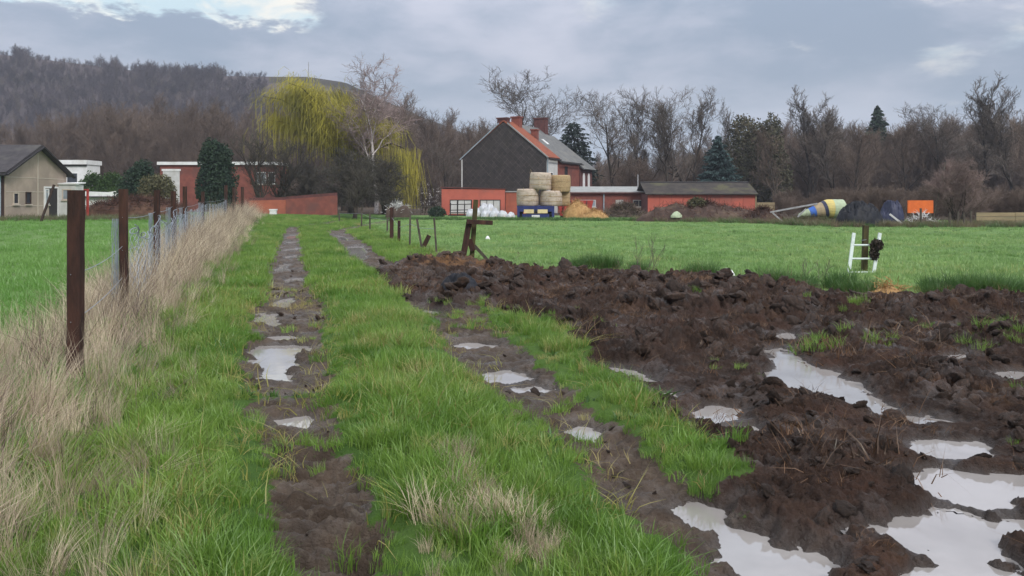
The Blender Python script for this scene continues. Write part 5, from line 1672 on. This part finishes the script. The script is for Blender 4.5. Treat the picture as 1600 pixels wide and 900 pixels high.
# ------------------------------------------------------------------ trailer, bales and farm gear
def farm_gear():
    D = 62
    r = thing('bale_trailer', 'blue farm trailer seen from behind, loaded with bales', 'trailer', (X(837, D), D, 0))
    w = 1.38
    obj('bed', MB().box(-w, w, 0, 5.0, .88, 1.03), 'trailer_blue', r)
    obj('rear_frame', MB().box(-w, w, -.12, -.002, .62, 1.0).box(-w, -w + .18, -.12, -.002, .2, .619).box(w - .18, w, -.12, -.002, .2, .619), 'trailer_blue', r)
    b = obj('reflector_board', MB().box(-.88, -.14, -.17, -.122, .5, .78).box(.14, .88, -.17, -.122, .5, .78), 'reflector_yellow', r)
    obj('hook_plate', MB().prism([(-.13, .5), (.13, .5), (0, .82)], -.18, -.123, 'y'), 'rubber', r)
    obj('number_plate', MB().box(-.3, .3, -.14, -.11, .18, .36), 'white_paint', r)
    obj('bumper', MB().box(-1.0, 1.0, -.1, .05, .12, .45), 'trailer_blue', r)
    for sx in (-1, 1):
        for y in (1.2, 2.2):
            wl = obj('wheel', MB().tube([(sx * .92, y, .43), (sx * 1.28, y, .43)], .43, 18), 'rubber', r)
            obj('rim', MB().tube([(sx * 1.281, y, .43), (sx * 1.29, y, .43)], .2, 12), 'metal_grey', wl)
    obj('drawbar', MB().beam((0, 5, .8), (0, 6.6, .5), .16), 'trailer_blue', r)

    def bale(px, py0, py1, wpx, lab, dy=.9, mat='bale_wrap', lean=0):
        z0, z1 = Z(py1, D), Z(py0, D)
        rad = wpx / 2 / F * D
        h = z1 - z0
        o = thing('round_bale', lab, 'bale', (X(px, D), D + dy, z0), random.uniform(0, 6), 'round bales on the trailer')
        o.rotation_euler = (0, lean, o.rotation_euler[2])
        prof = [(0, 0), (rad * .9, 0), (rad * .99, .08), (rad, h * .25), (rad * 1.01, h * .5), (rad, h * .75), (rad * .98, h - .1), (rad * .9, h), (0, h + .02)]
        n = 26
        V, fs = [], []
        for q, (a, z) in enumerate(prof):
            for k in range(n):
                t = 2 * math.pi * k / n
                j = 1 + random.uniform(-.022, .022) + .03 * math.sin(2 * t + px) * (z / h)
                V.append((a * math.cos(t) * j, a * math.sin(t) * j, z))
        for q in range(len(prof) - 1):
            for k in range(n):
                fs.append((q * n + k, q * n + (k + 1) % n, (q + 1) * n + (k + 1) % n, (q + 1) * n + k))
        obj('roll', MB().add(V, fs), mat, o, smooth_=True)
        for zz in (.3, .62):
            obj('twine', MB().tube([(rad * 1.02 * math.cos(t), rad * 1.02 * math.sin(t), h * zz) for t in np.linspace(0, 2 * math.pi, 25)], .018, 4), 'bale_straw', o)
        # ragged straw
        g = np.random.default_rng(int(px))
        nf = 160
        t = g.uniform(0, 6.28, nf); zz = g.uniform(.05, 1.0, nf) * h
        P = np.stack([np.cos(t) * rad, np.sin(t) * rad, zz], 1)
        d_ = np.stack([np.cos(t), np.sin(t), g.normal(0, .8, nf)], 1) * g.uniform(.05, .14, (nf, 1))
        s_ = np.stack([-np.sin(t), np.cos(t), np.zeros(nf)], 1) * .012
        V = np.stack([P - s_, P + s_, P + d_ + s_, P + d_ - s_], 1).reshape(-1, 3)
        st = put('loose_straw', np_mesh('loose_straw', V, np.arange(4 * nf).reshape(-1, 4), 'bale_straw'), o)
        st['kind'] = 'stuff'
    bale(825, 295, 322, 35, 'grey-tan round bale at the lower left of the trailer load')
    bale(862, 298, 322, 36, 'round bale at the lower middle of the trailer load, above the reflector')
    bale(882, 300, 322, 22, 'narrow bale at the lower right of the trailer load', 1.6, 'bale_straw')
    bale(845, 269, 296, 35, 'pale round bale on top of the load, on the left', lean=.04)
    bale(877, 273, 300, 32, 'golden round bale on top of the load, on the right', 1.2, 'bale_straw')
    # red implement behind the straw
    D2 = 66
    r = thing('red_hopper', 'red farm implement behind the straw piles', 'implement', (X(898, D2), D2, 0))
    obj('hopper', MB().prism([(-1.4, 1.45), (1.5, 1.45), (1.3, .65), (-1.2, .65)], 0, 1.2, 'y'), 'machine_red', r)
    obj('frame', MB().beam((-1.2, .0, .3), (1.3, .0, .3), .14).beam((-1.1, .0, .3), (-1.1, .0, .7), .1).beam((1.2, .0, .3), (1.2, .0, .7), .1), 'machine_red', r)
    for sx in (-1.0, 1.0):
        obj('wheel', MB().tube([(sx - .1, .5, .35), (sx + .1, .5, .35)], .35, 16), 'rubber', r)
    for k in range(4):
        obj('rib', MB().beam((-.9 + .6 * k, -.04, .7), (-.95 + .64 * k, -.04, 1.42), .07), 'brick_dark', r)
    # black frames before the brick shed
    D2 = 74
    r = thing('iron_frame', 'black iron rack standing before the brick shed window', 'rack', (X(720, D2), D2, 0))
    for xx, hh in ((-.95, 1.2), (-.3, 1.45), (.3, 1.1), (.9, 1.5)):
        obj('upright', MB().beam((xx, 0, -.05), (xx + .05, 0, hh), .09), 'frame_dark', r)
    for zz in (.55, 1.05):
        obj('rail', MB().beam((-1.0, -.06, zz), (.98, -.06, zz + .04), .07), 'frame_dark', r)
    obj('base_plate', MB().box(-1.1, 1.05, -.3, .3, 0, .12), 'rubber', r)
    # dark shrub clump left of the shed
    shrub('dark_clump', 'low dark clump of weeds left of the brick shed', 'shrub', 683, 70, [(0, 0, .35, .8, .5, .5)], 1500, .07, 'needle_dark', 66)
    # striped tank
    D2 = 51
    r = thing('striped_tank', 'tapered tank wrapped in blue, tan and yellow striped sheeting', 'tank', (X(1248, D2), D2, .42))
    bands = [(1248, 1264, 'tarp_green'), (1264, 1273, 'tarp_blue'), (1273, 1285, 'tarp_tan'), (1285, 1290, 'navy_tarp'), (1290, 1300, 'tarp_yellow'), (1300, 1321, 'tarp_green')]
    L = X(1321, D2) - X(1248, D2)

    def rad(s):
        return .10 + .48 * min(1, s / .62) ** .85 if s < .93 else .58 - .25 * ((s - .93) / .07) ** 2
    for a, b, m in bands:
        s0, s1 = (a - 1248) / 73, (b - 1248) / 73 - .002
        ss = np.linspace(s0, s1, 6)
        obj('band', MB().tube([(s * L, 0, .12 + .42 * min(1, s / .62)) for s in ss], [rad(s) * (1 + .01 * (i % 2)) for i, s in enumerate(ss)], 22), m, r, smooth_=False)
    obj('drawbar', MB().beam((-1.75, 0, .33), (1.1, -.1, .86), .09), 'metal_grey', r)
    obj('strut', MB().beam((-1.6, -.02, .28), (-1.05, -.05, -.2), .08), 'metal_grey', r)
    obj('strut', MB().beam((-.2, -.4, .05), (.3, -.4, .55), .07), 'metal_grey', r)
    # orange panel, pole
    D2 = 50
    r = thing('orange_panel', 'bright orange panel on two legs before the wood', 'panel', (X(1438, D2), D2, 0))
    obj('board', MB().box(-.77, .77, -.06, .06, .72, 1.48, .03), 'panel_orange', r)
    for sx in (-.6, .6):
        obj('leg', MB().box(sx - .05, sx + .05, -.04, .04, -.1, .72), 'grey_post', r)
    p = obj('slanting_pole', MB().tube([(0, 0, 0), (.95, .2, 3.8)], [.045, .03], 7), 'grey_post', None, (X(1456, 50.5), 50.5, 0))
    tag(p, 'long thin pole slanting up beside the orange panel', 'pole')
    p = obj('white_plank', MB().beam((0, 0, .72), (.8, -.2, .03), .1, .05), 'white_weather', None, (X(1390, 46.8), 46.8, 0))
    tag(p, 'whitish plank leaning on the dark blue sheeted stack', 'plank')
    # stub posts left of plank fence
    for k, (px, hh, lab) in enumerate(((1440, 1.25, 'stub post under the left end of the orange panel'), (1484, .95, 'first stub post to the left below the purple-brown bush'), (1496, 1.05, 'second stub post below the purple-brown bush'), (1507, .9, 'third stub post below the purple-brown bush'), (1517, 1.1, 'stub post just left of the plank fence'))):
        o = obj('stub_post', MB().beam((0, 0, -.1), (.05 * (k % 3 - 1), 0, hh * .85), .085), 'grey_post', None, (X(px, 45.5), 45.5, 0))
        tag(o, lab, 'post', 'stub posts by the purple-brown bush')
    # plank fence
    D2 = 47
    x0 = X(1526, D2)
    r = thing('plank_fence', 'yellowish horizontal plank fence at the right edge', 'fence', (x0, D2, 0))
    for k in range(4):
        obj('post', MB().box(2.2 * k, 2.2 * k + .1, .02, .12, -.1, .82), 'grey_post', r)
    for zz in (.10, .36, .60):
        for k in range(3):
            obj('plank', MB().box(2.2 * k - .02, 2.2 * (k + 1) - .04, -.03, .018, zz - .02 + .01 * (k % 2), zz + .2 + .01 * (k % 2)), 'plank_wood', r)
    D2 = 76
    r = thing('plank_fence', 'short yellowish plank fence behind the right end of the red shed', 'fence', (X(1183, D2), D2, 0))
    for k in range(3):
        obj('plank', MB().box(0, 1.6, -.03, .02, .35 + .3 * k, .63 + .3 * k), 'plank_wood', r)
    for k in range(2):
        obj('post', MB().box(.1 + 1.3 * k, .2 + 1.3 * k, .021, .12, -.1, 1.2), 'grey_post', r)
    # low paling fence left of the shed
    D2 = 78
    r = thing('paling_fence', 'low grey fence between the willow and the brick shed', 'fence', (X(645, D2), D2, 0))
    for k in range(8):
        obj('post', MB().box(.36 * k, .36 * k + .06, 0, .06, -.1, .95), 'grey_post', r)
    obj('rail', MB().box(-.1, 2.7, -.05, -.002, .78, .86), 'grey_post', r)
    obj('rail', MB().box(-.1, 2.7, -.05, -.002, .35, .43), 'grey_post', r)


farm_gear()


# ------------------------------------------------------------------ fences
def left_fence():
    r = thing('post_and_wire_fence', 'rusty brown post fence with slack wire netting through dead grass', 'fence', (FENCE[0][0], FENCE[0][1], 0))
    ox, oy = FENCE[0]
    tops = []
    for i, ((x, y), (_, _, h, w)) in enumerate(zip(FENCE, FENCE_IMG)):
        z = gz(x, y)
        mb = MB()
        n = 9
        g = np.random.default_rng(500 + i)
        lx = g.normal(0, .012)
        for k in range(n):      # slightly uneven square post
            pass
        rings = []
        for k in range(n + 1):
            t = k / n
            hw = w / 2 * (1 + g.normal(0, .018))
            c = (x - ox + lx * h * t + g.normal(0, .002), y - oy, z - .3 + (h + .3) * t)
            b = hw * .25
            rings.append([(c[0] + a * hw - np.sign(a) * e * b, c[1] + q * hw - np.sign(q) * (1 - e) * b, c[2]) for a, q, e in ((-1, -1, 0), (-1, -1, 1), (1, -1, 1), (1, -1, 0), (1, 1, 0), (1, 1, 1), (-1, 1, 1), (-1, 1, 0))])
        V = [p for rg in rings for p in rg]
        fs = [(k * 8 + a, k * 8 + (a + 1) % 8, (k + 1) * 8 + (a + 1) % 8, (k + 1) * 8 + a) for k in range(n) for a in range(8)] + [tuple(range(n * 8, n * 8 + 8))]
        obj('post', MB().add(V, fs), 'rust_post', r)
        tops.append((x - ox, y - oy, z, h, w))
    for i in range(len(tops) - 1):
        a, b = tops[i], tops[i + 1]
        if i > 5:
            continue
        # strands
        for zz, sag in ((.95, .05), (.55, .04)) if i == 0 else ((1.32, .04), (.9, .05)):
            pts = [(a[0] + (b[0] - a[0]) * t, a[1] + (b[1] - a[1]) * t - .07, a[2] + (b[2] - a[2]) * t + zz - sag * 4 * t * (1 - t)) for t in np.linspace(0, 1, 9)]
            obj('wire', MB().tube(pts, .004, 4), 'wire', r)
        # slack netting hung between the posts, starting at the second one
        if i >= 1:
            g = np.random.default_rng(600 + i)
            L = math.hypot(b[0] - a[0], b[1] - a[1])
            nx, nz = int(L / .085), 15
            H0 = 1.28
            mb = MB()
            dx, dy = (b[0] - a[0]) / L, (b[1] - a[1]) / L

            def P(u, v):
                t = u / nx
                s = t * L
                fold = .07 * math.sin(s * 5.0 + i) * math.exp(-3 * t) + .035 * math.sin(s * 9)
                top = H0 - .30 * 4 * t * (1 - t) * (.8 + .2 * math.sin(i)) + .05 * math.sin(s * 7 + i * 2) - .10 * math.exp(-(t / .1) ** 2)
                z = a[2] + (b[2] - a[2]) * t + .08 + (top - .08) * v / nz
                return (a[0] + dx * s + dy * (.06 + fold), a[1] + dy * s - dx * (.06 + fold), z)
            V = [P(u, v) for u in range(nx + 1) for v in range(nz + 1)]
            for u in range(nx):
                for v in range(nz):
                    q = [V[u * (nz + 1) + v], V[(u + 1) * (nz + 1) + v], V[(u + 1) * (nz + 1) + v + 1], V[u * (nz + 1) + v + 1]]
                    mb.tube([q[0], q[2]] if (u + v) % 2 == 0 else [q[1], q[3]], .0022, 3, cap=False)
            o = obj('netting', mb, 'galv_mesh', r)
            pts = [V[u * (nz + 1) + nz] for u in range(nx + 1)]
            obj('top_wire', MB().tube(pts, .007, 4), 'wire', o)
            # bunched roll of netting beside the post
            mb = MB()
            for k in range(22):
                xx, yy = a[0] - .10 + g.normal(0, .025), a[1] - .02 + g.normal(0, .03)
                mb.tube([(xx + g.normal(0, .012), yy, a[2] + .1 + (1.2 * q / 6)) for q in range(7)], .0028, 3, cap=False)
            obj('netting_roll', mb, 'galv_mesh', r)


left_fence()


def verge_fence():
    posts = [(530, 327, 349, .07, 0), (565, 322, 356, .07, 0), (578, 332, 361, .07, 0), (605, 337, 366, .07, .02), (612, 326, 377, .13, 0), (623, 348, 383, .09, .02), (640, 336, 390, .055, .02), (661, 345, 393, .06, -.2), (683, 343, 401, .05, -.08)]
    x0, y0 = U(612, 377)
    r = thing('verge_fence', 'line of thin old fence posts between the track and the pasture', 'fence', (x0, y0, 0))
    pts = []
    for px, t, b, w, lean in posts:
        x, y = U(px, b)
        z = gz(x, y)
        h = (b - t) / F * y
        obj('post', MB().beam((x - x0, y - y0, z - .2), (x - x0 + lean * h, y - y0, z + h), w), 'rust_post' if w > .08 else 'grey_post', r)
        pts.append((x - x0 + lean * h * .7, y - y0, z + h * .7))
    obj('wire', MB().tube([pts[0]] + pts[1:], .006, 4), 'wire', r)
    x, y = U(664, 392)
    o = obj('timber_block', MB().beam((-.04, 0, .05), (.14, 0, .42), .13, .1), 'rust_post', r, (x - x0, y - y0 - .1, gz(x, y)))
    x, y = U(613, 376)
    heap('scrap_bundle', 'tangle of pale rags hung on the reddish fence post', 'rags', 622, y + .2, 1.0, .5, .45, 'bramble', 70, z=1.0, fuzz='white_weather', nf=120, fl=.25, rough=.7, part='bundle')


verge_fence()


def near_things():
    # broken gate post
    D = 19.3
    zb = gz(X(735, D), D)
    r = thing('broken_gate_post', 'broken timber gate post with crossbeam and brace by the dung heap', 'gate post', (X(735, D), D, 0))
    ox = X(735, D)

    def p(px, py, dy=0.0):
        return (X(px, D) - ox, dy, Z(py, D))
    b = p(719, 420); obj('leaning_post', MB().beam((b[0], 0, -.15), p(734, 343), .135, .13), 'rust_post', r)
    b = p(735, 414); obj('upright_post', MB().beam((b[0], .2, -.15), p(743, 312, .2), .11, .11), 'moss_post', r)
    obj('cross_beam', MB().beam(p(730, 346, -.12), p(770, 348, -.08), .10, .1), 'rust_post', r)
    obj('block', MB().beam(p(733, 374, .1), p(739, 392, .1), .13, .12), 'rust_post', r)
    obj('brace', MB().beam(p(737, 381, .3), p(771, 420, .5), .07, .07), 'grey_post', r)
    # ladder
    D = 17.05
    ox = X(1346, D)
    zb = gz(ox, D)
    r = thing('ladder', 'short white ladder piece leaning on a wooden post', 'ladder', (ox, D, zb))

    def q(px, py):
        z = (432 - py) / F * D
        return Vector((X(px, D) - ox, .22 * z, z))
    obj('rail', MB().beam(q(1325.5, 434), q(1340, 369), .065, .03), 'ladder_white', r)
    obj('rail', MB().beam(q(1364.5, 434), q(1381, 369), .065, .03), 'ladder_white', r)
    for (xa, xb, py) in ((1337, 1375, 388), (1332, 1370, 409), (1328, 1366, 430)):
        obj('rung', MB().tube([q(xa, py), q(xb, py)], .021, 8), 'ladder_white', r)
    x, y = X(1350, 17.45), 17.45
    o = thing('wooden_post', 'mossy wooden post behind the white ladder', 'post', (x, y, gz(x, y)))
    obj('shaft', MB().beam((0, 0, -.2), (.035, 0, .97), .10), 'moss_post', o)
    obj('wire_tie', MB().tube([(.055 * math.cos(t), .055 * math.sin(t) , .62 + .01 * t) for t in np.linspace(0, 6.3, 12)], .006, 4), 'wire', o)
    # clump of dirt and dead plant on the rail
    c = q(1369, 396)
    g = np.random.default_rng(9)
    o = thing('dirt_clump', 'dark brown clump of roots caught on the right rail of the ladder', 'clump', (ox + c.x, D - .06 + c.y, zb + c.z - .21))
    blobs = [(.03, 0, .32, .13, .07, .12), (-.02, 0, .15, .09, .06, .14)]
    put('roots', clump_mesh(71, blobs, 900, .035, 'bark'), o)
    mb = MB()
    for k in range(26):
        a = (g.normal(0, .05), g.normal(0, .03), g.uniform(.08, .36))
        mb.tube([a, (a[0] + g.normal(0, .06), a[1] + g.normal(0, .03), a[2] + g.normal(0, .08))], .006, 3)
    obj('twigs', mb, 'bark', o)
    # bare weed stalks in front of the pasture
    for px, py, h, lab in ((1000, 428, .75, 'faint bare weed stalks at the middle of the dung field edge'), (1270, 446, .5, 'faint bare weed stalks left of the ladder')):
        x, y = U(px, py)
        t = Tree(seed=px, H=h, r0=.006, clear=.1, levels=2, kids=(6, 4, 3), stems=5, min_r=.0025, up=.2, ang=(.4, .5, .6))
        mb = MB().add(t.trunk.v, t.trunk.f).add(t.twigs.v, t.twigs.f)
        o = obj('weed_stalks', mb, 'twig_grey', None, (x, y, gz(x, y)))
        tag(o, lab, 'weeds')


near_things()


def far_verge():
    gv = [tuft(40, 0.25, 0.15, 0.5, 0.02, 0.5, 'grass_verge_dry', 700 + i) for i in range(4)]
    gg = [tuft(40, 0.25, 0.10, 0.3, 0.02, 0.5, 'grass_rank', 710 + i) for i in range(3)]
    n = 2600
    px = rng.uniform(520, 1750, n); y = np.interp(px, [520, 1000, 1200, 1300, 1750], [60.5, 56, 50, 44.5, 44]) + np.abs(rng.normal(0, 2.2, n))
    x = X(px, y)
    s = rng.uniform(.5, 1.1, n)
    k = np.where((px > 990) & (rng.uniform(0, 1, n) < .7), rng.integers(0, 4, n), rng.integers(4, 7, n))
    scatter('far_verge_grass', np.stack([x, y, land(x, y)[0]], 1), np.stack([rng.normal(0, .1, n), rng.normal(0, .1, n), rng.uniform(0, 6.28, n)], 1), np.stack([s, s, s], 1), k, gv + gg, 'rough grass along the far edge of the pasture by the farmyard', 'grass')
    n = 170
    px = rng.uniform(1215, 1780, n); y = rng.uniform(0, 1, n) ** .8 * 26 + np.interp(px, [1170, 1300, 1780], [72, 62, 56]); x = X(px, y)
    s = rng.uniform(.18, .36, n)
    scatter('undergrowth', np.stack([x, y, land(x, y)[0] - .05], 1), np.stack([rng.normal(0, .1, n), rng.normal(0, .1, n), rng.uniform(0, 6.28, n)], 1), np.stack([s * 1.3, s * 1.3, s], 1), np.zeros(n), [joined('scrub_a', 'twig_brown')], 'brown leafless undergrowth at the edge of the wood on the right', 'undergrowth')
    n = 900
    px = rng.uniform(-60, 400, n); y = rng.uniform(45.5, 50.5, n); x = X(px, y)
    s = rng.uniform(.5, 1.0, n)
    scatter('yard_verge_grass', np.stack([x, y, land(x, y)[0]], 1), np.stack([rng.normal(0, .1, n), rng.normal(0, .1, n), rng.uniform(0, 6.28, n)], 1), np.stack([s, s, s], 1), rng.integers(0, 7, n), gv + gg, 'rough brownish grass at the edge of the left field', 'grass')


far_verge()


# ------------------------------------------------------------------ air
def haze():
    m = bpy.data.materials.new('haze_air')
    m.use_nodes = True
    t = m.node_tree
    t.nodes.clear()
    v = t.nodes.new('ShaderNodeVolumePrincipled')
    v.inputs['Color'].default_value = (0.80, 0.86, 1.0, 1)
    v.inputs['Density'].default_value = HAZE
    o = t.nodes.new('ShaderNodeOutputMaterial')
    t.links.new(v.outputs[0], o.inputs['Volume'])
    MATS['haze'] = m
    tag(obj('haze', MB().box(-1500, 1500, -1500, 1500, -1.8, 112), 'haze'), 'thin bluish air over the whole valley', 'haze', None, 'stuff')


HAZE = 0.0004
haze()
